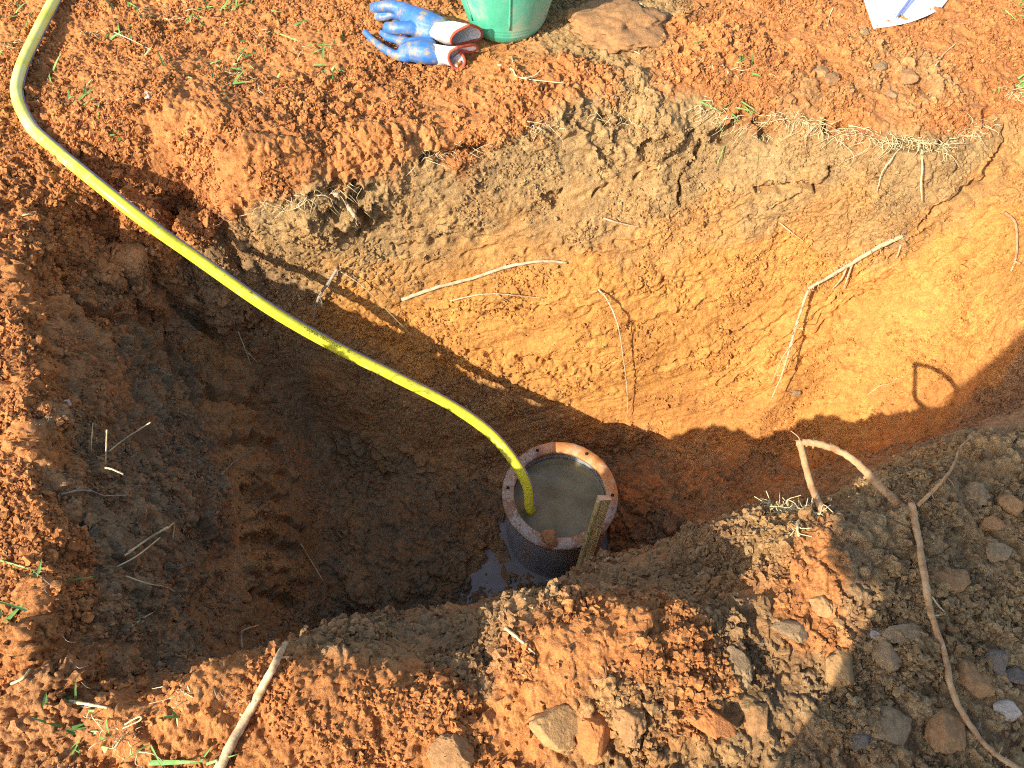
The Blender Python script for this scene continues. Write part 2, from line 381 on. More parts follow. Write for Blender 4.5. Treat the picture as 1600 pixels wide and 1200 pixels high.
seed('G.7 R.3', 'gravel', (980,1130),(1120,1170),(1000,1180),(1440,730),(1200,860))
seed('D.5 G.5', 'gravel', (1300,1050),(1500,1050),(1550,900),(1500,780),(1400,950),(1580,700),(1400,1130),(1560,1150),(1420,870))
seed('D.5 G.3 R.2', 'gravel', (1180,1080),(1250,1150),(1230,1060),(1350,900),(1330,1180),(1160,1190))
seed('D.6 R.4', 'wall', (1560,660),(1500,660),(1590,600))
KR = ['flat', 'crumb', 'wall', 'lump', 'mud', 'gravel']
SP = np.array([at(*p) for p, _, _ in SEEDS], np.float32)
SW = np.array([[w['R'], w['G'], w['Y'], w['D']] for _, w, _ in SEEDS], np.float32)
SR = np.zeros((len(SEEDS), 6), np.float32)
for i, (_, _, r) in enumerate(SEEDS): SR[i, KR.index(r)] = 1
warp = np.stack([fbm(P0*11 + k*17.3, 4, 50+k*9, .6) for k in range(3)], 1) * .035
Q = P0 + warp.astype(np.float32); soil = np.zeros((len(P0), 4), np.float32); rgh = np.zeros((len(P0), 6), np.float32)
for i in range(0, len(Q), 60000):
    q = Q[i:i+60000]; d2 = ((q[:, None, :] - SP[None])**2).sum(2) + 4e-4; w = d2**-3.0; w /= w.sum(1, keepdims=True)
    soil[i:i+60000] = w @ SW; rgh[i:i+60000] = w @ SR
wf, wc, ww, wlu, wm, wg = rgh.T

# relief along the surface normal
disp = .008*fbm(P0*7, 3, 1) + .0035*(1 - .65*ww)*fbm(P0*30, 3, 5)
jit = np.stack([fbm(P0*70, 2, 31), fbm(P0*70, 2, 34), fbm(P0*70, 2, 37)], 1)
F6, r6 = worley(P0 + .0012*jit, .0070, 11); c6 = dome(F6)*r6
F13, r13 = worley(P0 + .004*jit, .0150, 12, sharp=.7); c13 = dome(F13)
F30, r30 = worley(P0 + .009*jit, .034, 13, sharp=.8); c30 = dome(F30)
F75, r75 = worley(P0 + .02*np.stack([vnoise(P0*18, 41), vnoise(P0*18, 42), vnoise(P0*18, 43)], 1) + .010*jit, .085, 14, sharp=.8); c75 = dome(F75)
FK, rk, FK2 = worley(P0 + .012*jit, .055, 15, True); edge = np.sqrt(FK2) - np.sqrt(FK)
patch = np.clip(.5 + .9*fbm(P0*9, 3, 77), 0, 1); patch2 = np.clip(.3 + 1.6*fbm(P0*6, 3, 83), 0, 1)
fine = fbm(P0*130, 2, 87)
disp += .0010*fine
disp += wc * (.30 + .95*patch) * (.014*c30*r30**1.3 + .0080*c13*r13 + .0046*c6)
disp += wg * (.012*c30*r30**1.5 + .0070*c13*r13 + .0034*c6)
disp += wlu * (.028*c75*r75 + .016*c30*r30**1.5 + .0065*c13*r13 + .0036*c6)
sx, sz = P0[:, 0], P0[:, 2] - .34*P0[:, 0]*(P0[:, 0] > -.1) + .15*P0[:, 1]
streak = fbm(np.stack([sx*3.4, sz*22, P0[:, 1]*3], 1).astype(np.float32), 4, 21, .6)
smear = np.clip(1.8*fbm(P0*np.array([4, 10, 10], np.float32), 3, 61) + .05, 0, 1)   # where the digger's bucket left the wall smooth
rough_wall = 1 - .9*smear
disp += ww * ((.0008 + .0040*smear)*streak + rough_wall*(.0034*c30*(r30 > .80)*r30 + .0034*c13*(r13 > .76)*r13 + .0019*c6*(.2 + patch) + .0012*fbm(P0*26, 3, 24)) + .0011*fbm(P0*80, 3, 23))
disp -= (ww*patch2*rough_wall + .5*wlu)*.0055*np.clip(1 - edge/.07, 0, 1)
disp += wf * (.0050*c30*(r30 > .6)*r30 + .0042*c13*(r13 > .35)*r13 + .0036*c6 + .004*fbm(P0*45, 3, 25))
disp += wm * (.016*c30*r30 + .0075*c13*r13 + .0026*c6 + .008*fbm(P0*20, 3, 27))
# cracks, undercut turf edge and scraped ledges
def groove(pts, depth, width, jag=.4):
    global disp
    L = np.array([at(*p) for p in pts]); lo, hi = L.min(0)-.05, L.max(0)+.05
    k = np.where(((P0 > lo) & (P0 < hi)).all(1))[0]
    if not len(k): return
    q = P0[k] + .010*np.stack([fbm(P0[k]*45, 2, 91), fbm(P0[k]*45, 2, 92), fbm(P0[k]*45, 2, 93)], 1)
    best = np.full(len(k), 9., np.float32)
    for a, b in zip(L[:-1], L[1:]):
        ab = b-a; tt = np.clip(((q-a) @ ab)/(ab @ ab + 1e-9), 0, 1); best = np.minimum(best, np.linalg.norm(q - a - tt[:, None]*ab, axis=1))
    m = 1 + jag*vnoise(P0[k]*35, 95)
    disp[k] -= depth*m*np.clip(1 - (best/(width*m))**2, 0, 1)
groove([(1180,298),(1240,290),(1290,294),(1300,265)], .024, .009); groove([(1300,292),(1230,310),(1212,325)], .016, .006)
groove([(1570,200),(1560,240),(1530,285),(1500,300),(1460,330),(1400,375),(1380,400)], .024, .009)
groove([(1480,340),(1440,360),(1390,390),(1340,430)], .015, .006)
groove([(1060,320),(1062,285),(1085,250),(1092,225)], .022, .008); groove([(700,360),(735,352),(760,362)], .012, .006); groove([(930,300),(985,285),(1010,262)], .014, .006); groove([(560,330),(575,350),(560,365)], .03, .012); groove([(1000,230),(1040,212),(1080,208)], .02, .008)
groove([(945,185),(975,190)], .035, .014); groove([(1120,215),(1165,180)], .04, .016); groove([(1190,190),(1200,215)], .03, .012)
groove([(1290,195),(1320,205)], .03, .011); groove([(1400,225),(1440,232),(1480,228)], .03, .010); groove([(1530,190),(1550,175)], .03, .010)
groove([(660,250),(700,238),(755,232)], .035, .014); groove([(500,320),(530,330),(560,300)], .04, .016); groove([(480,300),(560,285)], .025, .010)
groove([(850,305),(870,320),(880,300)], .016, .008); groove([(1020,275),(1035,255),(1050,240)], .014, .008)
groove([(320,560),(380,600),(440,640)], .015, .012); groove([(215,380),(240,420),(270,470),(330,520)], .035, .022)
groove([(385,770),(420,768),(455,780)], .030, .018, .2); groove([(385,845),(420,845),(465,860)], .030, .020, .2); groove([(350,690),(400,685),(440,700)], .030, .018, .2); groove([(395,930),(430,930),(470,945)], .026, .018, .2); groove([(330,620),(370,620),(420,640)], .024, .016, .2); groove([(380,730),(425,728),(460,740)], -.014, .014, .3); groove([(385,805),(430,805),(470,820)], -.014, .014, .3); groove([(390,890),(430,888),(475,902)], -.014, .014, .3); groove([(350,655),(395,650),(440,668)], -.014, .014, .3); groove([(400,810),(440,812),(475,835)], .012, .008, .2); groove([(230,470),(260,560),(300,640)], .022, .016); groove([(170,560),(200,650),(240,760)], .018, .012)
groove([(80,420),(110,480),(180,505)], .03, .014); groove([(220,560),(290,590),(350,620)], .018, .012)
groove([(790,1075),(760,1100),(720,1110)], .012, .010); groove([(1180,1060),(1150,1100),(1120,1140)], .012, .012)
groove([(900,175),(870,205),(830,215)], .012, .008)

rs = np.random.default_rng(44)
for (x0, y0, x1, y1) in ((1100,610,1400,402),(1080,575,1330,408),(1010,590,1260,462),(850,470,1110,418),(640,545,1010,592),(700,500,960,478),(760,560,980,520),(1120,640,1290,520),(620,445,840,432),(900,520,1180,440),(1180,560,1380,430),(680,395,880,372),(1000,350,1240,330),(1300,470,1420,400),(560,370,800,352),(780,605,1000,640),(860,380,1080,352),(1420,470,1560,330)):
    for k in range(3):
        ox, oy = rs.normal()*10, rs.normal()*9 + k*7; w_ = .005 + .007*rs.random(); dp = .0035 + .0055*rs.random(); t0, t1 = .25*rs.random(), 1 - .25*rs.random(); sag = rs.normal()*8
        q = [(x0 + (x1-x0)*t + ox, y0 + (y1-y0)*t + oy + sag*math.sin(math.pi*t)) for t in np.linspace(t0, t1, 7)]
        groove(q, dp if k else -dp*.8, w_, .25)

# keep the soil clear of the casing
rp = np.hypot(P0[:, 0]-PIPE[0], P0[:, 1]-PIPE[1]); inside = rp < .128
P1 = P0 + NN*disp[:, None]
P1[inside, 2] = np.minimum(P1[inside, 2], -.80)
grain = np.clip(.5 + .5*((r13-.5)*(.7*wc + 1.0*wg + .5*wlu + .25) + (r30-.5)*(.9*wg + .5*wlu + .3*wc)), 0, 1)
soil_s = soil.copy()
soft = np.stack([fbm(P0*24 + 7*k, 4, 130+k*7, .6) for k in range(4)], 1)
soil_s = np.clip(soil_s + (.16 + .22*wlu + .12*wm)[:, None]*soft*(soil_s > .03), 0, 1)
gk = wg*(r30 > .55)*.5                  # grey stones among the gravel
soil_s[:, 1] += gk; soil_s /= soil_s.sum(1, keepdims=True) + 1e-6
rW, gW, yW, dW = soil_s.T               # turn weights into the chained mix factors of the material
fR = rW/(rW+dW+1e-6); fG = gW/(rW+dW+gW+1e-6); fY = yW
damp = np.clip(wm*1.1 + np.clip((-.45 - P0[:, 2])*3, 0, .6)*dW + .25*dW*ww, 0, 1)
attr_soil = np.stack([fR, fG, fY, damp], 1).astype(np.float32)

# outer ring: the same sheet goes on, flat, to the horizon
P1 = P1.reshape(NR, NC, 3)
grow = np.concatenate([[.04, .12, .3, .7, 1.6, 4, 10, 25, 60, 140]])
def pad(Ga, axis, fill):
    return np.concatenate([np.repeat(np.take(Ga, [0], axis), len(grow), axis), Ga, np.repeat(np.take(Ga, [-1], axis), len(grow), axis)], axis)
E = len(grow)
P2 = pad(pad(P1, 1, 0), 0, 0); at2 = pad(pad(attr_soil.reshape(NR, NC, 4), 1, 0), 0, 0); gr2 = pad(pad(grain.reshape(NR, NC), 1, 0), 0, 0)
for k in range(E):
    fade = (0.6 if k == 0 else 0.0)
    P2[:, E-1-k, 0] -= grow[k]; P2[:, E+NC+k, 0] += grow[k]
    P2[E-1-k, :, 1] -= grow[k]; P2[E+NR+k, :, 1] += grow[k]
    for sl in ((slice(None), E-1-k), (slice(None), E+NC+k), (E-1-k, slice(None)), (E+NR+k, slice(None))): P2[sl][..., 2] *= fade
R2, C2 = P2.shape[:2]
def big_mesh(name, V, F, k, mat, smooth=True):
    me = bpy.data.meshes.new(name); nv, nf = len(V), len(F)
    me.vertices.add(nv); me.vertices.foreach_set('co', np.ascontiguousarray(V, np.float32).ravel())
    me.loops.add(nf*k); me.loops.foreach_set('vertex_index', np.ascontiguousarray(F, np.int32).ravel())
    me.polygons.add(nf); me.polygons.foreach_set('loop_start', np.arange(nf, dtype=np.int32)*k)
    me.update(calc_edges=True); me.polygons.foreach_set('use_smooth', np.full(nf, smooth))
    me.materials.append(mat); o = bpy.data.objects.new(name, me); COL.objects.link(o); return o
def set_attr(me, name, typ, vals, field):
    a = me.attributes.new(name, typ, 'POINT'); a.data.foreach_set(field, np.ascontiguousarray(vals, np.float32).ravel())
idx = np.arange(R2*C2).reshape(R2, C2)
F = np.stack([idx[:-1, :-1], idx[:-1, 1:], idx[1:, 1:], idx[1:, :-1]], -1).reshape(-1, 4)
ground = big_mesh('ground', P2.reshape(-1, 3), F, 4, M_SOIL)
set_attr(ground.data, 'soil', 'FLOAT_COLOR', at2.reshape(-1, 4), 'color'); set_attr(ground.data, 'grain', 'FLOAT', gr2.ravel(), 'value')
tag(ground, 'orange red earth with a deep pit dug into it', 'ground', kind='structure')
N1 = grid_normals(P1).reshape(-1, 3); PV = P1.reshape(-1, 3)
BUF = depth_buffer(PV)

# ------------------------------------------------------------------ loose crumbs of soil (nobody could count them)
def ico(sub):
    bm = bmesh.new(); bmesh.ops.create_icosphere(bm, subdivisions=sub, radius=1.0); bm.verts.ensure_lookup_table()
    V = np.array([v.co[:] for v in bm.verts]); F = np.array([[v.index for v in f.verts] for f in bm.faces]); bm.free(); return V, F
def rand_rot(n):
    q = rng.standard_normal((n, 4)); q /= np.linalg.norm(q, axis=1)[:, None]; w, x, y, z = q.T
    return np.stack([1-2*(y*y+z*z), 2*(x*y-z*w), 2*(x*z+y*w), 2*(x*y+z*w), 1-2*(x*x+z*z), 2*(y*z-x*w), 2*(x*z-y*w), 2*(y*z+x*w), 1-2*(x*x+y*y)], 1).reshape(n, 3, 3)
def crumbs(cands_w, count, sub, smin, smax, power):
    p = cands_w / cands_w.sum(); ids = rng.choice(len(PV), count, replace=True, p=p)
    V0, F0 = ico(sub); s = smin + (smax-smin)*rng.random(count)**power
    rad = 1 + .40*rng.standard_normal((count, len(V0), 1)).clip(-1.3, 1.3)
    A = V0[None]*rad*(s[:, None, None]*(.7 + .6*rng.random((count, 1, 3))))
    A = np.einsum('nij,nvj->nvi', rand_rot(count), A)
    A += (PV[ids] + N1[ids]*(s*.35)[:, None] + rng.standard_normal((count, 3))*.001)[:, None, :]
    Fc = (F0[None] + (np.arange(count)*len(V0))[:, None, None]).reshape(-1, 3)
    so = np.repeat(attr_soil[ids][:, None, :], len(V0), 1); gr = np.repeat(rng.random(count)[:, None], len(V0), 1)
    return A.reshape(-1, 3), Fc, so.reshape(-1, 4), gr.ravel()
px_, py_, zc_ = project(PV.astype(np.float64))
inview = ((px_ > -60) & (px_ < 1660) & (py_ > -60) & (py_ < 1260)).astype(float) * (rp > .14)
clump = np.clip(.25 + 1.2*fbm(P0*14, 3, 177), .02, 1)
wt = inview*(wc*1.0 + wg*.7 + .35*wlu + .55*wf + .30*ww*rough_wall + .10*wm)*clump
parts = [crumbs(wt, 120000, 1, .0011, .0036, 1.6), crumbs(wt*(wc + wg + .1), 11000, 2, .0034, .0080, 2.4)]
o = 0; Vs, Fs, Ss, Gs = [], [], [], []
for V, Fc, so, gr in parts: Vs.append(V); Fs.append(Fc + o); Ss.append(so); Gs.append(gr); o += len(V)
cr = big_mesh('soil_crumbs', np.vstack(Vs), np.vstack(Fs), 3, M_SOIL, False)
set_attr(cr.data, 'soil', 'FLOAT_COLOR', np.vstack(Ss), 'color'); set_attr(cr.data, 'grain', 'FLOAT', np.concatenate(Gs), 'value')
tag(cr, 'loose crumbs of orange and brown soil strewn round the pit', 'soil crumbs', kind='stuff')

# ------------------------------------------------------------------ steel casing with rusty flange, water
M_RING = mottled('rusty_ring', [(.25, (.16, .15, .16)), (.40, (.30, .27, .25)), (.52, (.34, .24, .17)), (.62, (.36, .14, .05)), (.75, (.62, .60, .58))], 26, .75, 7, .0012)
def ring_material():
    m, nt, bs = new_mat('flange_rust')
    n = noise_node(nt, 26, 9, .74); r = ramp(nt, n.outputs[0], [(.26, (.12, .09, .075)), (.40, (.30, .22, .15)), (.48, (.42, .37, .30)), (.54, (.26, .12, .06)), (.62, (.38, .25, .15)), (.72, (.58, .54, .46)), (.80, (.16, .11, .08))])
    n2 = noise_node(nt, 7, 5, .6); geo = nt.nodes.new('ShaderNodeTexCoord'); sp = nt.nodes.new('ShaderNodeSeparateXYZ'); nt.links.new(geo.outputs['Object'], sp.inputs[0])
    s = math_node(nt, 'ADD', math_node(nt, 'MULTIPLY', sp.outputs[0], 4.0), math_node(nt, 'MULTIPLY', sp.outputs[1], 5.0))
    s = math_node(nt, 'ADD', s, math_node(nt, 'MULTIPLY', n2.outputs[0], .9)); s = math_node(nt, 'SUBTRACT', s, .62)
    fr = ramp(nt, s, [(.12, (0, 0, 0)), (.28, (1, 1, 1))])      # the rust is fresh and orange on one side of the ring
    n3 = noise_node(nt, 40, 6, .7); r3 = ramp(nt, n3.outputs[0], [(.3, (.42, .15, .04)), (.50, (.56, .25, .08)), (.66, (.54, .40, .27))])
    nt.links.new(mix(nt, r.outputs[0], r3.outputs[0], fr.outputs[0]), bs.inputs['Base Color']); bs.inputs['Roughness'].default_value = .72
    b = noise_node(nt, 130, 6, .7); bump(nt, bs, b.outputs[0], .8, .0016); return m
M_RING = ring_material()
M_PIPE = mottled('dark_pipe', [(.3, (.24, .265, .29)), (.5, (.34, .37, .40)), (.62, (.34, .31, .27)), (.75, (.38, .29, .20))], 9, .5, 6, 0.0, stretch=(1, 1, .4), spec=.4)
pc = PIPE.copy()
casing = empty('well_casing', (pc[0], pc[1], -.80), 'dark round steel pipe standing in the pit with a rusty flange ring and water inside', 'pipe')
def rough_lathe(prof, k, amp, seed_):
    V, F = lathe(prof, k, closed=True); r = np.random.default_rng(seed_)
    V = V + amp*np.stack([fbm((V*60).astype(np.float32), 3, seed_+i) for i in range(3)], 1); return V, F
V, F = rough_lathe([(.103, 0), (.118, 0), (.118, .236), (.103, .236)], 96, .0004, 3)
mesh_obj('pipe_wall', V, F, M_PIPE, casing, smooth=False)
V, F = rough_lathe([(.1000, .237), (.1235, .237), (.1255, .239), (.1258, .2475), (.1245, .2500), (.112, .2503), (.1015, .2500), (.0995, .2480)], 144, .0007, 5)
ringo = mesh_obj('flange_ring', V, F, M_RING, casing)
M_HOLE = mottled('hole_dark', [(.3, (.012, .010, .009)), (.7, (.03, .022, .016))], 200, .9)
for hx, hy in ((790, 762), (838, 701), (918, 707), (958, 774)):
    h = pz(hx, hy, -.55); a = math.atan2(h[1]-pc[1], h[0]-pc[0]); hc = (.1135*math.cos(a), .1135*math.sin(a), .2495)
    V, F = lathe([(.0001, .0022), (.0033, .0022), (.0037, .0019), (.0037, -.002)], 14, hc)
    mesh_obj('dark_hole_disc', V, F, M_HOLE, ringo)  # raised dark disc, its colour stands for the shade inside a bolt hole
def water_material(name, deep, pale, scale, rough):
    m, nt, bs = new_mat(name)
    n = noise_node(nt, scale, 6, .6); r = ramp(nt, n.outputs[0], [(.35, deep), (.65, pale)])
    nt.links.new(r.outputs[0], bs.inputs['Base Color']); bs.inputs['Roughness'].default_value = rough; bs.inputs['IOR'].default_value = 1.333
    bs.inputs['Specular IOR Level'].default_value = .5
    b = noise_node(nt, 22, 4, .55); bump(nt, bs, b.outputs[0], .22, .004); return m
M_WAT = water_material('murky_water', (.155, .130, .060), (.25, .215, .120), 20, .05)
M_PUD = water_material('puddle_water', (.24, .215, .19), (.31, .275, .24), 18, .14)
V, F = lathe([(.0001, 0), (.03, 0), (.06, 0), (.09, 0), (.0995, .0006), (.1015, .0022)], 96, (pc[0], pc[1], -.588))
tag(mesh_obj('water', V, F, M_WAT), 'murky olive grey water standing inside the round pipe', 'water', kind='structure')
ang = np.linspace(0, 2*math.pi, 60, endpoint=False); V = [[0, 0, 0]]
for a in ang:
    r_ = .34 + .03*math.sin(3*a) + .02*math.sin(5*a+1); V.append([r_*1.25*math.cos(a), r_*.75*math.sin(a), 0])
V = np.array(V) + np.array([pc[0] + .02, pc[1] - .03, -.7700]); F = [(0, i+1, (i+1) % 60 + 1) for i in range(60)]
tag(mesh_obj('puddle_water', V, F, M_PUD), 'shallow brown water pooled on the pit floor round the pipe', 'water', kind='structure')

# ------------------------------------------------------------------ yellow hose
def hose_material():
    m, nt, bs = new_mat('yellow_hose')
    n = noise_node(nt, 60, 6, .65); r = ramp(nt, n.outputs[0], [(.30, (.52, .44, .10)), (.42, (.72, .68, .035)), (.60, (.78, .75, .06)), (.70, (.80, .77, .34))])
    n2 = noise_node(nt, 110, 5, .7); r2 = ramp(nt, n2.outputs[0], [(.60, (0, 0, 0)), (.70, (1, 1, 1))])
    c = mix(nt, r.outputs[0], (.22, .12, .03), r2.outputs[0])
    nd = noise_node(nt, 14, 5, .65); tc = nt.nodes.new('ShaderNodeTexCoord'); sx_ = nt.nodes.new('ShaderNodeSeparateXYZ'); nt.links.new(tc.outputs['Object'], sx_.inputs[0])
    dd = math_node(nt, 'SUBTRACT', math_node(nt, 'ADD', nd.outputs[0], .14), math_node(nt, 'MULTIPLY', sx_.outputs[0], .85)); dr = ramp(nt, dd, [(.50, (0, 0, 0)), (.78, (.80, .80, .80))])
    c = mix(nt, c, (.80, .77, .33), dr.outputs[0]); nt.links.new(c, bs.inputs['Base Color'])  # paler to the upper left: dust and overexposed sunlight painted in
    bs.inputs['Roughness'].default_value = .32; bs.inputs['Specular IOR Level'].default_value = .5
    b = noise_node(nt, 45, 3); bump(nt, bs, b.outputs[0], .2, .0006); return m
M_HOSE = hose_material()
M_STR = mottled('blue_stripe', [(.3, (.16, .20, .42)), (.6, (.27, .33, .58)), (.75, (.45, .47, .55))], 70, .4)
M_INK = mottled('hose_ink', [(.4, (.06, .05, .01)), (.7, (.25, .21, .02))], 300, .6)
hp = [(118,-60,.03),(85,0,.025),(54,60,.022),(32,110,.022),(27,150,.024),(46,194,.03),(75,224,.034),(150,286,.028),(225,345,-.01),(300,398,-.075),(420,482,-.17),(520,540,-.262),(620,590,-.342),(700,631,-.402),(760,672,-.447),(800,716,-.475),(823,757,-.515),(828,792,-.57),(830,802,-.62)]
HP = catmull([pz(*p) for p in hp], 14); HR = .0114
hose = empty('garden_hose', HP[40], 'long yellow hose with a blue stripe running from the upper left into the pipe', 'hose')
V, F = tube(HP, HR, 18)
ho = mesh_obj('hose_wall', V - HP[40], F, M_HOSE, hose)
T, _, _ = frames(HP); view = CAM - HP; view /= np.linalg.norm(view, axis=1)[:, None]
v_ = view - T*(np.sum(view*T, 1))[:, None]; v_ /= np.linalg.norm(v_, axis=1)[:, None]; side = np.cross(v_, T)
side *= np.sign(side[len(side)//2] @ CU)
for _ in range(10): v_[1:-1] = (v_[:-2]+v_[1:-1]+v_[2:])/3; side[1:-1] = (side[:-2]+side[1:-1]+side[2:])/3
v_ /= np.linalg.norm(v_, axis=1)[:, None]; side /= np.linalg.norm(side, axis=1)[:, None]
def hose_pt(i, ang, r): 
    i = np.clip(np.asarray(i, float), 0, len(HP)-1.001); k = i.astype(int); t = (i-k)[:, None]
    lerp = lambda A: A[k]*(1-t) + A[k+1]*t
    return lerp(HP) + r*(np.cos(ang)[:, None]*lerp(v_) + np.sin(ang)[:, None]*lerp(side))
ii = np.arange(len(HP) - 16, dtype=float); w = 7; rows = [hose_pt(ii, np.full(len(ii), math.radians(a)), HR + .0005) for a in np.linspace(54, 92, w)]
V = np.stack(rows, 1).reshape(-1, 3); F = [(i*w+j, i*w+j+1, (i+1)*w+j+1, (i+1)*w+j) for i in range(len(ii)-1) for j in range(w-1)]
mesh_obj('stripe', V - HP[40], F, M_STR, hose)
arc = np.concatenate([[0], np.cumsum(np.linalg.norm(np.diff(HP, axis=0), axis=1))])
def lettering(txt, px0, py0, size, ang0, mat, parent):
    cu = bpy.data.curves.new('lettering', 'FONT'); cu.body = txt; cu.size = size; cu.resolution_u = 2
    t = bpy.data.objects.new('lettering', cu); COL.objects.link(t); bpy.context.view_layer.update()
    me = bpy.data.meshes.new_from_object(t.evaluated_get(bpy.context.evaluated_depsgraph_get())); bpy.data.objects.remove(t)
    bm = bmesh.new(); bm.from_mesh(me); bmesh.ops.triangulate(bm, faces=bm.faces[:]); bmesh.ops.subdivide_edges(bm, edges=bm.edges[:], cuts=1, use_grid_fill=True)
    X = np.array([v.co.x for v in bm.verts]); Yy = np.array([v.co.y for v in bm.verts]); Fq = [[v.index for v in f.verts] for f in bm.faces]; bm.free()
    pxs, pys, _ = project(HP); s0 = arc[np.argmin((pxs-px0)**2 + (pys-py0)**2)]
    i = np.interp(s0 + X, arc, np.arange(len(arc))); V = hose_pt(i, ang0 + Yy/HR, HR + .0006)
    return mesh_obj('lettering', V - HP[40], Fq, mat, parent, smooth=False)
lettering('\u2022 SUPER TRICOFLEX     \u00ae', 470, 512, .0095, math.radians(6), M_INK, hose)

# ------------------------------------------------------------------ folding ruler leaning on the casing
M_WOOD = mottled('ruler_wood', [(.3, (.46, .34, .13)), (.5, (.58, .45, .19)), (.7, (.68, .55, .27))], 60, .6, 4)
oi = M_WOOD.node_tree.nodes.new('ShaderNodeObjectInfo'); _r = ramp(M_WOOD.node_tree, oi.outputs['Random'], [(0, (.62, .60, .55)), (1, (1.25, 1.25, 1.25))])
_bs = M_WOOD.node_tree.nodes['Principled BSDF']; _src = _bs.inputs['Base Color'].links[0].from_socket
M_WOOD.node_tree.links.new(mix(M_WOOD.node_tree, _src, _r.outputs[0], 1.0, 'MULTIPLY'), _bs.inputs['Base Color'])
M_GREEN = mottled('ruler_green', [(.3, (.02, .12, .05)), (.7, (.04, .22, .09))], 120, .6)
M_METAL = mottled('ruler_hinge', [(.3, (.45, .34, .22)), (.7, (.70, .55, .38))], 90, .35, 4)
Rt = pz(944, 779, -.440); Rb = pz(926, 836, -.517); Rb = Rt + (Rb - Rt)*(.235/np.linalg.norm(Rb - Rt)); ax = Rt - Rb; RL = np.linalg.norm(ax); ax /= RL
vw = CAM - (Rt+Rb)/2; vw /= np.linalg.norm(vw); e1 = np.cross(ax, vw); e1 /= np.linalg.norm(e1); 
if e1[0] < 0: e1 = -e1
e2 = np.cross(e1, ax); e2 *= np.sign(e2 @ vw)
th = math.radians(-32); s1 = e1*math.cos(th) + e2*math.sin(th); s2 = -e1*math.sin(th) + e2*math.cos(th)   # s1: across the stack, s2: width of one stick
mid = (Rt+Rb)/2
ruler = empty('folding_ruler', Rb, 'folded wooden ruler with green figures leaning against the pipe rim', 'ruler')
for k in range(8):
    off = (k - 3.5)*.0031; jl = random.uniform(-.001, .001)
    V, F = box(mid + s1*off + ax*jl, (s1, s2, ax), (.00122, .0075 + random.uniform(-.0003, .0003), RL/2))
    mesh_obj('ruler_stick', V - Rb, F, M_WOOD, ruler, smooth=False)
parts = [box(Rt + ax*.0012, (s1, s2, ax), (.0128, .0079, .0012)), box(Rt - ax*.004 - s1*.0129, (s1, s2, ax), (.0006, .0055, .006)), box(Rt - ax*.004 + s1*.0129, (s1, s2, ax), (.0006, .0055, .006))]
V, F = join(parts); mesh_obj('hinge_plate', V - Rb, F, M_METAL, ruler, smooth=False)
V, F = lathe([(.0001, .0006), (.0018, .0006), (.0020, 0)], 12); Mx = np.stack([s1, ax, s2], 1)
mesh_obj('rivet', (V @ Mx.T) + mid + ax*.052 + s2*.0078 + s1*.002 - Rb, F, M_HOLE, ruler)
def flat_text(txt, size, org, ux, uy, mat, parent, name='lettering'):
    cu = bpy.data.curves.new(name, 'FONT'); cu.body = txt; cu.size = size; cu.resolution_u = 2; cu.extrude = .00008
    t = bpy.data.objects.new(name, cu); COL.objects.link(t); bpy.context.view_layer.update()
    me = bpy.data.meshes.new_from_object(t.evaluated_get(bpy.context.evaluated_depsgraph_get())); bpy.data.objects.remove(t)
    V = np.array([v.co[:] for v in me.vertices]); F = [list(p.vertices) for p in me.polygons]; nx = np.cross(ux, uy)
    W_ = org + V[:, :1]*ux + V[:, 1:2]*uy + V[:, 2:3]*nx
    return mesh_obj(name, W_ - (Rb if parent is ruler else 0), F, mat, parent, smooth=False)
lf = -s1; ux = s2 if np.dot(np.cross(s2, ax), lf) > 0 else -s2
for k, tx in enumerate(('8', '9', '10', '11', '12')):
    flat_text(tx, .0085, Rt - ax*(.135 - k*.022) + lf*.01262 - ux*.004, ux, ax, M_GREEN, ruler)
parts = []
for k in range(56):
    ln_ = .0055 if k % 5 == 0 else .0030
    parts.append(box(Rt - ax*(.030 + k*.0022) + lf*.01232 + ux*(.0073 - ln_/2), (lf, ux, ax), (.00022, ln_/2, .00035)))
V, F = join(parts); mesh_obj('scale_marking', V - Rb, F, M_GREEN, ruler, smooth=False)

# ------------------------------------------------------------------ bucket
def bucket_material():
    m, nt, bs = new_mat('green_bucket')
    n = noise_node(nt, 16, 6, .65, stretch=(1, 1, .5)); r = ramp(nt, n.outputs[0], [(.3, (.05, .36, .21)), (.50, (.09, .47, .30)), (.60, (.26, .45, .32)), (.70, (.42, .36, .22))])
    nt.links.new(r.outputs[0], bs.inputs['Base Color']); bs.inputs['Roughness'].default_value = .45
    b = noise_node(nt, 120, 4); bump(nt, bs, b.outputs[0], .25, .001); return m
M_BUCK = bucket_material()
bp = pz(792, 40, .0); bp[2] = .0
bucket = empty('bucket', bp, 'green plastic bucket standing on red soil beside the blue gloves', 'bucket')
prof = [(.0001, .004), (.062, .004), (.070, .008), (.0765, .016), (.081, .026), (.0822, .0285), (.0824, .031), (.0832, .034), (.0845, .0365), (.0848, .039), (.0856, .042), (.0870, .0445), (.0873, .047), (.090, .056), (.112, .135), (.133, .215), (.142, .255), (.146, .256), (.148, .262), (.146, .268), (.138, .268), (.129, .215), (.108, .135), (.080, .030), (.060, .010), (.0001, .009)]
V, F = lathe(prof, 96); mesh_obj('bucket_wall', V, F, M_BUCK, bucket)
for a in (-86, -30, 34, -140, 90, 150):
    a = math.radians(a); pr = [((.0885 + (z-.05)*.276)*math.cos(a), (.0885 + (z-.05)*.276)*math.sin(a), z) for z in np.linspace(.052, .25, 12)]
    V, F = tube(pr, .0022, 8); mesh_obj('rib', V, F, M_BUCK, bucket)
hd = [(.150*math.cos(t), .150*math.sin(t)*.55 - .05, .262 - .05*abs(math.sin(t))) for t in np.linspace(0, -math.pi, 24)]
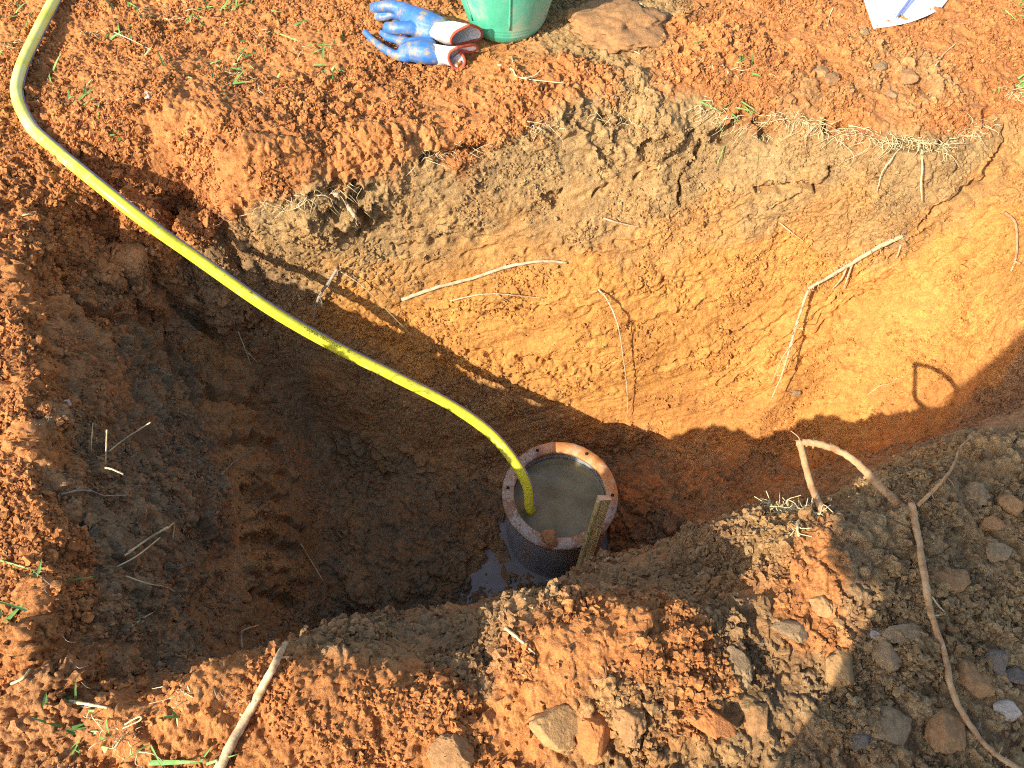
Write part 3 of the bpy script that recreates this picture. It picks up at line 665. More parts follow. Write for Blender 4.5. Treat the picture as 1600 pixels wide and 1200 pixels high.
V, F = tube(hd, .003, 8); mesh_obj('handle', V, F, M_METAL, bucket)

# ------------------------------------------------------------------ work gloves
def glove_material():
    m, nt, bs = new_mat('glove_rubber')
    n = noise_node(nt, 34, 9, .74); r = ramp(nt, n.outputs[0], [(.36, (.03, .13, .42)), (.47, (.04, .15, .42)), (.54, (.11, .17, .30)), (.60, (.30, .225, .125))])
    nt.links.new(r.outputs[0], bs.inputs['Base Color']); bs.inputs['Roughness'].default_value = .5
    b = noise_node(nt, 160, 4); bump(nt, bs, b.outputs[0], .4, .0012); return m
M_GLOVE = glove_material()
M_CUFF = mottled('glove_cuff', [(.3, (.46, .36, .25)), (.42, (.66, .62, .55)), (.62, (.76, .74, .70))], 40, .9, 5, .0006, bscale=300)
M_TRIM = mottled('glove_trim', [(.3, (.34, .05, .03)), (.7, (.48, .10, .05))], 90, .8, 4, .0004)
def blob_mesh(chains, vox, name, mat, parent, origin, smooth_it=4):
    """one continuous surface over chains of (point, radius): overlapping tapered tubes, remeshed together"""
    parts = []
    for ch in chains:
        P = np.array([c[0] for c in ch], float); R = np.array([c[1] for c in ch], float)
        PR = catmull(np.hstack([P, R[:, None]]), 8) if len(P) > 1 else np.hstack([P, R[:, None]])
        parts.append(tube(PR[:, :3], PR[:, 3], 14))
        V0, F0 = ico(3)
        for e in (0, -1): parts.append((V0*PR[e, 3]*1.0 + PR[e, :3], [tuple(f) for f in F0]))
    V, F = join(parts); tmp = mesh_obj(name, V - origin, F, mat)
    md = tmp.modifiers.new('r', 'REMESH'); md.mode = 'VOXEL'; md.voxel_size = vox
    ms = tmp.modifiers.new('s', 'SMOOTH'); ms.iterations = smooth_it; ms.factor = .5
    bpy.context.view_layer.update()
    me = bpy.data.meshes.new_from_object(tmp.evaluated_get(bpy.context.evaluated_depsgraph_get())); me.name = name
    me.polygons.foreach_set('use_smooth', [True]*len(me.polygons)); bpy.data.objects.remove(tmp)
    o = bpy.data.objects.new(name, me); COL.objects.link(o); o.parent = parent
    if not me.materials: me.materials.append(mat)
    return o
def gz(zx, zy, z): return pz(560 + zx/8, zy/8, z + .012)       # photograph pixel from the enlarged view of the gloves
def cuff(loops, parent, org, trim_r=.0028):
    """cloth cuff lofted through closed loops; the last one is the open end with its red binding"""
    k = 48; L = [catmull(np.vstack([l, l[:1]]), 10)[:-1] for l in loops]; L[0] = L[0].mean(0) + (L[0]-L[0].mean(0))*1.12
    L = [np.stack([np.interp(np.linspace(0, 1, k, endpoint=False), np.linspace(0, 1, len(l)+1), np.append(l[:, c], l[0, c])) for c in range(3)], 1) for l in L]
    inner = [l.mean(0) + (l - l.mean(0))*.93 for l in L]
    rings = L + inner[::-1]; V = np.vstack(rings); F = []
    for i in range(len(rings)-1):
        for j in range(k): F.append((i*k+j, i*k+(j+1) % k, (i+1)*k+(j+1) % k, (i+1)*k+j))
    c = mesh_obj('cuff', V - org, F, M_CUFF, parent)
    e = L[-1]; e = np.vstack([e, e[:2]]); V, F = tube(e, trim_r, 8); mesh_obj('binding', V - org, F, M_TRIM, c)
g1o = gz(700, 300, 0); g1o[2] = 0
glove = empty('work_glove', g1o, 'blue rubber work glove lying on top with its wide white cuff beside the bucket', 'glove', 'pair of gloves')
blob_mesh([
    [(gz(1010,360,.040), .024), (gz(850,310,.042), .027), (gz(690,230,.040), .024), (gz(560,150,.038), .017)],
    [(gz(900,420,.036), .018), (gz(760,360,.036), .021), (gz(660,300,.036), .018)],
    [(gz(600,130,.042), .0150), (gz(430,80,.044), .0120), (gz(290,80,.040), .0110), (gz(200,100,.026), .0105)],
    [(gz(560,200,.026), .010), (gz(440,185,.026), .0078), (gz(330,215,.020), .0075), (gz(235,215,.014), .0072)],
    [(gz(600,235,.020), .0085), (gz(520,225,.018), .0070), (gz(450,245,.012), .0062)],
    [(gz(780,370,.036), .018), (gz(620,350,.044), .0130), (gz(450,350,.042), .0122), (gz(370,345,.038), .0112)],
], .0020, 'hand', M_GLOVE, glove, g1o, 3)
cuff([[gz(960,300,.058), gz(900,400,.052), gz(940,500,.024), gz(1020,520,.012), gz(1030,400,.020), gz(1040,260,.036)],
      [gz(1180,262,.070), gz(1080,400,.060), gz(1090,520,.036), gz(1180,570,.016), gz(1250,470,.016), gz(1270,300,.034)],
      [gz(1400,305,.074), gz(1220,400,.066), gz(1160,490,.046), gz(1200,560,.026), gz(1400,520,.016), gz(1530,470,.020), gz(1530,370,.040)]], glove, g1o)
g2o = gz(700, 620, 0); g2o[2] = 0
glove2 = empty('work_glove', g2o, 'muddier blue work glove lying in front with long thin fingers and a buckled white cuff', 'glove', 'pair of gloves')
blob_mesh([
    [(gz(960,680,.024), .019), (gz(850,660,.026), .022), (gz(700,640,.024), .021), (gz(590,640,.020), .016)],
    [(gz(880,590,.026), .017), (gz(720,570,.026), .016), (gz(600,550,.022), .012)],
    [(gz(600,700,.016), .013), (gz(480,690,.014), .0095), (gz(330,615,.012), .0080), (gz(190,510,.012), .0070), (gz(85,405,.013), .0062)],
    [(gz(600,535,.022), .0120), (gz(470,490,.018), .0090), (gz(370,465,.014), .0080), (gz(300,415,.012), .0070)],
], .0020, 'hand', M_GLOVE, glove2, g2o, 3)
cuff([[gz(940,560,.042), gz(905,640,.036), gz(930,740,.022), gz(990,800,.008), gz(1010,700,.014), gz(1020,590,.030)],
      [gz(1080,570,.046), gz(1030,680,.038), gz(1060,780,.022), gz(1120,830,.008), gz(1180,720,.014), gz(1200,600,.028)],
      [gz(1250,590,.046), gz(1150,650,.040), gz(1130,740,.028), gz(1190,840,.010), gz(1280,860,.005), gz(1330,780,.014), gz(1310,700,.020), gz(1260,640,.026), gz(1400,650,.014), gz(1480,610,.018), gz(1450,560,.030)]], glove2, g2o)

# ------------------------------------------------------------------ paper and pen
M_PAPER = mottled('paper', [(.4, (.80, .80, .80)), (.6, (.84, .84, .84))], 20, .8)
M_PEN = mottled('pen_blue', [(.3, (.10, .14, .42)), (.7, (.22, .28, .60))], 80, .3)
cor = [pz(1330, -60, .022), pz(1520, -50, .012), pz(1470, 14, .008), pz(1365, 44, .020)]
n_ = 18; V = []
for i in range(n_):
    for j in range(n_):
        a, b = i/(n_-1), j/(n_-1); p = (cor[0]*(1-a) + cor[1]*a)*(1-b) + (cor[3]*(1-a) + cor[2]*a)*b
        bow = math.sin(a*math.pi)*b*b*.016; p = p - np.array([0, bow, 0]) + np.array([0, 0, .006*math.sin(a*math.pi)*(1-b*.5)])
        V.append(p)
F = [(i*n_+j, i*n_+j+1, (i+1)*n_+j+1, (i+1)*n_+j) for i in range(n_-1) for j in range(n_-1)]
po = cor[3].copy(); po[2] = 0
pa = mesh_obj('paper_sheet', V, F, M_PAPER, origin=po); md = pa.modifiers.new('thick', 'SOLIDIFY'); md.thickness = .0012
tag(pa, 'sheet of bright white paper with a curled edge lying on the red soil', 'paper')
a, b = pz(1399, 29, .0275), pz(1440, -24, .033); P = a + (b-a)*np.linspace(0, 1, 12)[:, None]
pen = empty('pen', a, 'thin blue pen lying on the white paper sheet', 'pen')
V, F = tube(P, np.array([.0008, .0022] + [.0030]*10), 12); mesh_obj('pen_barrel', V - a, F, M_PEN, pen)
V, F = tube([b, b + (b-a)*.12], .0034, 12); mesh_obj('pen_cap', V - a, F, M_STR, pen)

# ------------------------------------------------------------------ roots, sticks and straws
M_ROOT = mottled('pale_root', [(.3, (.30, .19, .10)), (.5, (.50, .36, .20)), (.72, (.66, .50, .32))], 90, .85, 6, .0008)
M_BARK = mottled('brown_root', [(.3, (.24, .125, .055)), (.5, (.42, .24, .11)), (.7, (.52, .33, .17))], 70, .85, 6, .0010)
M_GREY = mottled('grey_root', [(.3, (.18, .14, .095)), (.5, (.30, .24, .17)), (.7, (.42, .36, .28))], 80, .85, 6, .0008)
M_STRAW = mottled('straw', [(.3, (.46, .36, .17)), (.7, (.68, .58, .34))], 60, .7, 4)
M_DARKROOT = mottled('dark_root', [(.3, (.10, .065, .04)), (.7, (.22, .15, .09))], 70, .9, 5, .0008)
RC = [0]
def wpath(pts): return [p if len(p) == 4 else p for p in pts]
def pt(p):                              # (px, py, lift) on the surface, or (px, py, z, 'z')
    return pz(p[0], p[1], p[2]) if len(p) == 4 else at(p[0], p[1], p[2] if len(p) > 2 else .002)
def root(name, label, cat, pts, r0, r1, mat, hairs=0, branches=(), group=None, hair_len=.012, wob=.10, nub=0):
    RC[0] += 1; sd = RC[0]*13; rr = np.random.default_rng(sd)
    P = catmull([pt(p) for p in pts], 7 if len(pts) > 3 else 10); org = P[0].copy()
    P[1:-1] += rr.standard_normal((len(P)-2, 3))*r0*.08
    R = np.linspace(r0, r1, len(P)) * (1 + .06*np.convolve(rr.standard_normal(len(P)), [.25, .5, .25], 'same'))
    parts = [tube(P, R, 8, wob*.5, sd)]
    for k in range(nub):
        i = rr.integers(1, len(P)-1); dv = rr.standard_normal(3); dv /= np.linalg.norm(dv); parts.append(tube([P[i], P[i] + dv*R[i]*1.5], [R[i]*.5, R[i]*.3], 6))
    hair_parts = []
    for k in range(hairs):
        i = rr.integers(0, len(P)); dv = rr.standard_normal(3) + np.array([0, -.3, -.4]); dv /= np.linalg.norm(dv); l = hair_len*(.4 + rr.random())
        mid_ = P[i] + dv*l*.5 + rr.standard_normal(3)*l*.15
        hair_parts.append(tube(catmull([P[i], mid_, P[i] + dv*l + rr.standard_normal(3)*l*.3], 3), .0007, 4))
    parts += hair_parts
    if branches:
        e = empty(name, org, label, cat, group); V, F = join(parts); mesh_obj('root_stem' if 'root' in name else 'stem', V - org, F, mat, e)
        for bi, (bpts, b0, b1) in enumerate(branches):
            B = catmull([pt(p) for p in bpts], 6); V, F = tube(B, np.linspace(b0, b1, len(B)), 7, wob*.5, sd+bi+1); mesh_obj('branch', V - org, F, mat, e)
        return e
    V, F = join(parts); return tag(mesh_obj(name, V, F, mat, origin=org), label, cat, group)

root('tree_root', 'thick pale root lying along the sunlit far wall above the pipe', 'root', [(628,468,.004),(680,450,.007),(740,434,.008),(800,415,.009),(850,408,.008),(886,411,.003)], .0042, .0028, M_ROOT, hairs=8, hair_len=.006, nub=5)
root('thin_root', 'thin curved root just below the thick pale root on the far wall', 'root', [(704,470,.003),(745,461,.006),(775,459,.008),(800,461,.007),(850,466,.002)], .0016, .0010, M_ROOT, branches=[([(775,459,.007),(795,472,.003)], .0013, .0008)])
root('hanging_root', 'long hairy root hanging free where the far wall meets the end wall', 'root', [(1410,368,.004),(1370,388,.010),(1330,412,.014),(1290,436,.022),(1265,452,.035),(1250,490,.055),(1235,540,.075),(1222,585,.085),(1206,622,.085)], .0052, .0014, M_ROOT, hairs=70, hair_len=.015,
     branches=[([(1325,414,.014),(1315,435,.02),(1300,452,.018)], .0022, .0008), ([(1332,412,.014),(1322,440,.022),(1318,452,.018)], .0022, .0008), ([(1240,535,.075),(1222,560,.08),(1205,600,.07)], .0012, .0006), ([(1412,366,.003),(1405,392,.006),(1400,404,.003)], .0026, .0012)])
root('thin_root', 'thin straight root hanging down the sunlit wall above and to the right of the pipe', 'root', [(935,452,.004),(950,470,.020),(966,510,.032),(974,560,.034),(980,610,.030),(980,652,.022)], .0022, .0009, M_ROOT, hairs=6, hair_len=.008)
root('forked_root', 'short root with a frayed tip hanging beside the middle of the hose', 'root', [(527,420,.008),(515,440,.020),(500,460,.030),(493,480,.034),(490,502,.030)], .0034, .0016, M_GREY, hairs=26, hair_len=.014, branches=[([(500,462,.03),(505,480,.03),(507,492,.026)], .0016, .0006)])
root('fine_root', 'very fine long rootlet curving down the wall above the hose', 'root', [(532,424,.006),(565,446,.020),(600,480,.024),(645,526,.010)], .0011, .0006, M_STRAW)
root('broken_root', 'stubby brown root end jutting from the turf edge near the hose', 'root', [(524,302,.010),(540,318,.024),(552,335,.030),(560,343,.026)], .0060, .0024, M_ROOT, hairs=10, hair_len=.008)
root('arching_root', 'stout tan root bent into an arch over the lower right bank', 'root', [(1425,800,.006),(1404,788,.02,'z'),(1370,755,.045,'z'),(1335,720,.06,'z'),(1295,698,.062,'z'),(1262,691,.055,'z'),(1244,692,.05,'z')], .0062, .0044, M_BARK, nub=10, hairs=6, hair_len=.010,
     branches=[([(1250,693,.05,'z'),(1258,725,.02,'z'),(1268,760,-.015,'z'),(1286,800,.0)], .0050, .0056), ([(1386,758,.03,'z'),(1378,748,.035,'z'),(1366,775,.02,'z')], .0012, .0006)])
root('trailing_root', 'long brown root running down the shaded stony bank at the lower right', 'root', [(1424,785,.012),(1430,815,.012),(1436,850,.014),(1446,910,.020),(1455,960,.018),(1475,1020,.017),(1490,1085,.017),(1520,1140,.015),(1548,1172,.013),(1590,1200,.012),(1640,1225,.010)], .0048, .0030, M_BARK, nub=8, hairs=8, hair_len=.010)
root('side_root', 'thin brown rootlet rising from the foot of the arching root', 'root', [(1434,790,.008),(1455,770,.020),(1478,745,.03),(1492,722,.035),(1500,700,.03),(1520,680,.02)], .0030, .0011, M_BARK, hairs=5)
root('root_tuft', 'tuft of tangled pale rootlets where the arching root enters the bank', 'root', [(1200,789,.012),(1240,796,.012),(1282,803,.008)], .0013, .0016, M_STRAW, hairs=130, hair_len=.020)
root('broken_stick', 'thick dry brown stick lying on the sunlit soil at the lower left', 'stick', [(446,1006,.020),(430,1036,.014),(410,1075,.009),(385,1120,.008),(360,1165,.008),(340,1205,.007)], .0040, .0060, M_GREY if False else M_ROOT, nub=7, branches=[([(436,1028,.012),(452,1026,.010)], .0016, .0008)])
root('bent_twig', 'small bent twig standing on the near rim of the pit beside the stick', 'twig', [(378,1014,.004),(377,995,.020),(380,985,.026),(404,977,.030)], .0022, .0018, M_ROOT)
root('flat_straw', 'flat pale straw lying across the edge of the sunlit mound below the pipe', 'straw', [(790,982,.004),(808,996,.012),(836,1022,.005)], .0028, .0010, M_STRAW)
root('pale_twig', 'pale twig on the upper grey wall pointing to the right', 'twig', [(943,341,.004),(970,349,.007),(1000,355,.003)], .0024, .0012, M_ROOT)
root('dangling_root', 'pale hanging rootlet below the matted turf near the upper right', 'root', [(1440,232,.006),(1441,260,.018),(1439,290,.022),(1441,316,.018)], .0018, .0012, M_STRAW)
root('dangling_root', 'forked straw root below the turf left of the pale hanging rootlet', 'root', [(1405,232,.008),(1392,250,.016),(1378,270,.016),(1370,300,.010)], .0014, .0007, M_STRAW, branches=[([(1385,256,.016),(1376,278,.012)], .0010, .0006)])
root('knotted_root', 'knobbly reddish root on the sunlit end wall near the right edge', 'root', [(1570,332,.003),(1586,348,.008),(1589,380,.010),(1587,404,.009),(1580,424,.004)], .0030, .0018, M_BARK, branches=[([(1584,408,.008),(1594,412,.006)], .0024, .0020)])
root('wall_straw', 'short pale straw stuck to the middle of the sunlit wall', 'straw', [(1218,348,.003),(1238,364,.006),(1256,377,.003)], .0013, .0008, M_STRAW)
root('thin_root', 'crinkled rootlet on the sunlit end wall beside the shadow of the arch', 'root', [(1354,618,.002),(1375,603,.004),(1394,598,.004),(1402,590,.002)], .0010, .0007, M_ROOT)
root('grey_rootlet', 'pale thin rootlet lying on the mud wall under the hose', 'root', [(372,518,.004),(384,548,.012),(392,570,.010)], .0014, .0008, M_STRAW, branches=[([(388,552,.012),(402,566,.006)], .0014, .001)])
# straws on the shaded left wall
root('upright_straw', 'upright sunlit straw in the shaded left wall', 'straw', [(165,727,.01),(166,702,.08),(167,672,.16)], .0012, .0012, M_STRAW)
root('slanting_straw', 'slanting straw with a sunlit upper half in the shaded left wall', 'straw', [(170,705,.02),(195,686,.09),(235,660,.20)], .0011, .0012, M_STRAW)
root('short_straw', 'short bright straw bent over in the shade at the left wall', 'straw', [(165,731,.06),(175,733,.10),(193,741,.13)], .0016, .0012, M_STRAW)
root('grey_straw', 'grey upright straw left of the sunlit upright straw', 'straw', [(142,707,.01),(143,685,.02),(145,661,.02)], .0010, .0009, M_STRAW)
root('forked_twig', 'grey forked twig lying in the shade of the left wall', 'twig', [(95,772,.006),(130,766,.010),(160,774,.010),(198,774,.006)], .0016, .0010, M_GREY, branches=[([(128,760,.012),(145,768,.012),(165,776,.01)], .0014, .0010)])
root('straw_bundle', 'bundle of pale dry stalks leaning on the shaded left wall', 'straw', [(195,868,.006),(230,843,.04),(262,824,.13)], .0016, .0020, M_STRAW, branches=[([(182,886,.006),(215,868,.015),(250,840,.03)], .0012, .0012), ([(200,862,.01),(226,846,.03),(240,838,.035)], .0012, .0010), ([(262,826,.04),(272,818,.03),(270,842,.02)], .0012, .0010)])
root('lying_straw', 'long straw lying low on the shaded left wall', 'straw', [(196,900,.006),(230,912,.012),(265,920,.010),(300,948,.006)], .0013, .0007, M_STRAW)
root('leaning_straw', 'short straw leaning on the dark slope beside the dug ridge', 'straw', [(470,850,.006),(488,880,.014),(505,908,.008)], .0016, .0012, M_STRAW)
root('pale_straw', 'fine grey straw slanting low in the dark left corner', 'straw', [(206,978,.006),(230,962,.010),(258,948,.006)], .0010, .0008, M_STRAW)
root('lying_twig', 'grey twig on the dark ridge in the left of the pit', 'twig', [(345,742,.006),(368,720,.010),(400,700,.008)], .0022, .0012, M_GREY)
# straws and grass pieces on the far ground
root('straw_stalk', 'split dry straw on the red soil below the bucket', 'straw', [(778,101,.004),(800,108,.006),(815,122,.006),(895,131,.003)], .0020, .0009, M_STRAW, branches=[([(815,122,.006),(835,118,.010),(850,104,.02)], .0012, .0006), ([(800,88,.02),(802,110,.006)], .001, .001)])
root('straw_stalk', 'pale straw lying on red soil at the top left near the hose', 'straw', [(178,50,.004),(205,62,.008),(236,78,.003)], .0012, .0008, M_STRAW)
root('straw_stalk', 'pale whitish stalk lying on the flat soil left of the gloves', 'straw', [(255,29,.003),(270,31,.006),(290,27,.003)], .0020, .0010, M_STRAW)
root('straw_stalk', 'bleached straw on the red slope at the left edge below the hose', 'straw', [(25,340,.003),(45,335,.006),(70,339,.003)], .0015, .0008, M_STRAW)
root('straw_stalk', 'straw lying on red soil below the white paper sheet', 'straw', [(1462,102,.003),(1475,84,.006),(1496,66,.003)], .0013, .0008, M_STRAW)
root('straw_stalk', 'short curved straw left of the white paper sheet', 'straw', [(1293,40,.003),(1296,25,.006),(1302,12,.003)], .0012, .0008, M_STRAW)
root('straw_stalk', 'pale straw slanting up the brown clods right of the bucket', 'straw', [(1000,5,.004),(1010,12,.008),(1020,15,.004)], .0018, .0010, M_STRAW)
root('straw_stalk', 'pale stick end lying at the foot of the brown clod right of the bucket', 'straw', [(968,72,.004),(985,78,.008),(1000,84,.004)], .0018, .0010, M_STRAW)
root('bank_rootlet', 'forked yellow rootlet in front of the root tuft on the bank', 'root', [(1248,838,.004),(1246,824,.012),(1250,812,.014),(1258,804,.012)], .0016, .0010, M_STRAW, hairs=10, hair_len=.010)
root('bent_straw', 'small bent straw beside the trailing root on the stony bank', 'straw', [(1456,932,.012),(1466,946,.014),(1476,958,.012),(1461,962,.010)], .0010, .0010, M_STRAW)
root('curled_straw', 'pale curled straw on the crumbly soil in the lower left corner', 'straw', [(195,1132,.006),(212,1122,.014),(220,1120,.014),(218,1126,.010),(192,1138,.004)], .0011, .0008, M_STRAW)
root('straw_stalk', 'whitish straw lying on the red soil at the left edge below the rim', 'straw', [(18,1068,.003),(35,1060,.008),(47,1045,.006)], .0018, .0010, M_STRAW)
root('straw_stalk', 'flat pale straw at the near left corner of the pit', 'straw', [(108,1096,.004),(135,1100,.010),(168,1106,.004)], .0020, .0014, M_STRAW)
root('slope_rootlet', 'tiny forked pale rootlet on the bank crest in front of the pipe', 'root', [(836,906,.006),(850,905,.014),(862,912,.004)], .0009, .0007, M_STRAW)
root('slope_rootlet', 'short pale twig on the shaded slope at the edge of the sunlit mound', 'root', [(820,936,.006),(826,944,.010),(832,950,.004)], .0018, .0012, M_STRAW)
root('slope_rootlet', 'stubby pale rootlets on the crest beside the foot of the ruler', 'root', [(945,876,.006),(952,872,.010),(962,868,.006)], .0020, .0012, M_ROOT, hairs=6, hair_len=.012)

# matted fine roots along the turf edge (nobody could count them)
def fringe(spans, count, lmin, lmax, name, label, cat, mat, thick=.0006, down=.6):
    parts = []; r = np.random.default_rng(99)
    for (x0, y0, x1, y1, wgt) in spans:
        for k in range(int(count*wgt)):
            t = r.random(); p = at(x0 + (x1-x0)*t + r.normal()*8, y0 + (y1-y0)*t + r.normal()*6, .004)
            l = lmin + (lmax-lmin)*r.random()**2; dv = np.array([r.normal()*.9, -.35 + r.normal()*.25, -down + r.normal()*.5]); dv /= np.linalg.norm(dv)
            if r.random() < .3: dv = np.array([r.normal(), r.normal()*.3 - .2, .25*r.normal()]); dv /= np.linalg.norm(dv)
            q = [p, p + dv*l*.5 + r.standard_normal(3)*l*.14 + np.array([0, -.004, .004]), p + dv*l + np.array([r.normal()*.2, -.05, -.15])*l]
            parts.append(tube(catmull(q, 4), np.linspace(thick*(.7 + .8*r.random()), thick*.5, 9), 4))
    V, F = join(parts); tag(mesh_obj(name, V, F, mat), label, cat, kind='stuff')
fringe([(340,95,400,135,.6),(10,60,60,90,.4),(230,10,300,25,.4),(120,45,240,70,.4),(400,50,520,90,.4),(110,1100,230,1180,.5),(1080,90,1200,130,.5),(270,1060,300,1110,.3),(150,130,200,160,.3)], 40, .008, .040, 'straw_litter', 'dry straw bits littering the red soil round the pit', 'straw litter', M_STRAW, .0007, .0)
fringe([(1090,160,1200,210,1.1),(1210,180,1330,215,1.3),(1320,205,1480,230,1.8),(1470,230,1545,190,.8),(930,180,985,190,.35),(650,245,760,230,.55),(400,325,560,290,.7),(820,205,880,190,.3),(1575,130,1600,150,.5)], 76, .012, .055, 'fine_roots', 'mat of fine pale roots and straw hanging from the turf edge of the far rim', 'roots', M_STRAW)
fringe([(300,350,420,330,.4),(850,190,1080,110,.5),(60,640,230,900,.5),(280,560,520,760,.3),(600,980,1000,880,.4),(1150,830,1600,760,.7),(1180,980,1560,1150,.4),(250,1050,420,1100,.2),(60,900,200,1160,.3),(900,1000,1100,1150,.2)], 60, .006, .026, 'root_hairs', 'stray hair roots sticking out of the soil all over the pit', 'roots', M_GREY, .0004, .0)

# ------------------------------------------------------------------ grass
M_GRASS = mottled('grass_green', [(.3, (.07, .16, .03)), (.5, (.14, .28, .06)), (.7, (.30, .40, .14))], 40, .5, 4)
def blade(p, dv, l, wd, bend, r):
    dv = dv/np.linalg.norm(dv); sd = np.cross(dv, [0, 0, 1.0]); sd = sd/(np.linalg.norm(sd)+1e-9); sd = sd*math.cos(.5) + np.cross(dv, sd)*math.sin(.5)
    V, n = [], 7
    for i in range(n):
        t = i/(n-1); c = p + dv*l*t + np.array([0, 0, -bend*l*t*t]); wdt = wd*(1 - t**2.2) + .0001
        V += [c - sd*wdt, c + np.array([0, 0, -.0006]), c + sd*wdt]
    F = []
    for i in range(n-1):
        for j in range(2): F.append((3*i+j, 3*i+j+1, 3*i+j+4, 3*i+j+3))
    return V, F
r = np.random.default_rng(5); parts = []
spots = [(30,25,35,14),(225,5,30,16),(340,12,30,16),(370,100,14,10),(370,130,25,8),(20,140,25,6),(110,150,25,9),(500,70,25,4),(160,60,30,5),(470,130,25,5),(260,100,30,5),(180,210,10,2),(1150,170,14,5),(1590,15,12,10),(1590,130,14,16),(1160,110,16,6),(1090,65,10,3),(60,890,22,5),(20,960,16,4),(130,1130,30,6),(270,1190,25,5),(105,1090,12,3),(15,70,15,6),(420,40,25,6),(290,60,30,5),(1100,10,20,3),(510,110,14,4)]
for sx_, sy_, sg, m in spots:
    for k in range(int(m*1.5)):
        x, y = sx_ + r.normal()*sg, sy_ + r.normal()*sg*.6
        x, y = min(max(x, -40), 1640), min(max(y, -40), 1230)
        a = r.random()*2*math.pi; el = r.random()**2*.9; x += r.normal()*4
        dv = np.array([math.cos(a)*math.cos(el), math.sin(a)*math.cos(el), math.sin(el)])
        parts.append(blade(at(x, y, .003), dv, .014 + .036*r.random()**1.5, .0009 + .0015*r.random(), .3*r.random(), r))
V, F = join(parts); tag(mesh_obj('grass', V, F, M_GRASS), 'scattered short blades of green grass on the red soil', 'grass', kind='stuff')
def sprig(label, blades, cat='grass'):
    p0 = at(*blades[0][0], .003); e = empty('grass_sprig', p0, label, cat)
    for (a, b, lift, wd) in blades:
        A, B = at(*a, .004), at(*b, lift); V, F = blade(A, B - A, np.linalg.norm(B-A), wd, .05, r); mesh_obj('blade', np.array(V) - p0, F, M_GRASS, e)
sprig('green grass blade pair lying on the red slope left of the pit', [((0,876),(60,893),.008,.0012), ((60,897),(64,872),.02,.0018), ((60,897),(58,902),.01,.0020)])
sprig('broad green leaf blade at the left edge on the crumbly soil', [((8,972),(36,942),.012,.0024)])
sprig('long green grass blade lying at the bottom edge beside the stick', [((232,1192),(322,1190),.010,.0030), ((322,1194),(372,1178),.012,.0016)])
sprig('upright green blades beside the hose bend at the upper left', [((81,160),(80,128),.03,.0016), ((115,170),(120,128),.03,.0014), ((124,170),(150,148),.02,.0022)])
sprig('single long green blade pointing right on the flat soil left of the gloves', [((428,50),(478,66),.008,.0016), ((482,70),(524,69),.010,.0014)])
sprig('green and yellow grass torn at the turf edge at the top right of the pipe', [((1092,158),(1132,176),.016,.0018), ((1120,190),(1134,215),.02,.0016), ((1132,228),(1120,258),.016,.0012), ((1190,215),(1180,258),.016,.0012)])
sprig('small green seedling on the sunlit rim near the stick', [((276,1120),(252,1120),.01,.0022), ((278,1122),(264,1106),.015,.0016), ((276,1122),(278,1140),.006,.0010)])
sprig('pale green weed with round leaves in the lower left corner', [((118,1168),(112,1180),.012,.0040), ((118,1166),(124,1176),.012,.0034), ((160,1156),(158,1150),.016,.0040), ((160,1172),(168,1168),.012,.0040)], 'weed')

# ------------------------------------------------------------------ stones and clods one can tell apart
def rock_mat(name, base, d=.35):
    b = np.array(base); return mottled(name, [(.28, tuple(b*(1-d))), (.5, tuple(b)), (.74, tuple(np.minimum(b*(1+d), .9)))], 110, .95, 8, .0028, bscale=330)
MR = dict(tan=rock_mat('tan_clod', (.37, .205, .080)), grey=rock_mat('grey_clod', (.27, .172, .085)), dark=rock_mat('dark_stone', (.16, .122, .088)), red=rock_mat('red_clod', (.46, .17, .052)), brown=rock_mat('brown_clod', (.32, .165, .066)), pale=rock_mat('pale_stone', (.46, .36, .27)))
ROCKN = [0]
def rock(name, label, px, py, w, h, mat, flat=.55, sink=.25, cuts=11, group=None, ang=0.0, lift=0, rough=.22, world=None):
    ROCKN[0] += 1; sd = ROCKN[0]*7 + 300
    c = at(px, py, 0) if world is None else world; m_per_px = float(((c - CAM) @ CF)/FPX); a = w*m_per_px*.46; b = h*m_per_px*.46; sink += .10; flat *= .85; sink += .04*(cuts > 5)
    V0, F0 = ico(5); D_ = V0.astype(np.float32)
    f = 1 + rough*fbm(D_*1.3 + sd, 3, sd) + .10*fbm(D_*4 + sd, 3, sd+3)
    Wc, rc = worley(D_ + sd, .70, sd, sharp=.8); f = f - .26*np.sqrt(Wc)
    W2, r2_ = worley(D_ + sd + .06*np.stack([vnoise(D_*9 + sd, 1), vnoise(D_*9 + sd, 2), vnoise(D_*9 + sd, 3)], 1), .26, sd+2, sharp=.7); f = f + .060*dome(W2)*r2_ + .05*fbm(D_*11 + sd, 3, sd+5)
    f = f + .028*dome(worley(D_ + sd, .11, sd+1)[0])
    U = V0*f[:, None]; rk_ = np.random.default_rng(sd)
    for k in range(cuts):              # broken faces
        nn = rk_.standard_normal(3); nn /= np.linalg.norm(nn); cut = np.maximum(0, U @ nn - (.50 + .28*rk_.random())); U = U - .93*cut[:, None]*nn
    hgt = min(a, b)*flat*1.3 + .2*flat*max(a, b)
    V = U*np.array([a*1.3, b*1.45, hgt*1.2]); ca, sa = math.cos(ang), math.sin(ang)
    V = np.stack([V[:, 0]*ca - V[:, 1]*sa, V[:, 0]*sa + V[:, 1]*ca, V[:, 2]], 1)
    org = c + np.array([0, 0, hgt*(1.1-sink*2) + lift])
    return tag(mesh_obj(name, V + org, F0, MR[mat], origin=org), label, 'clod' if 'clod' in name else 'stone', group)
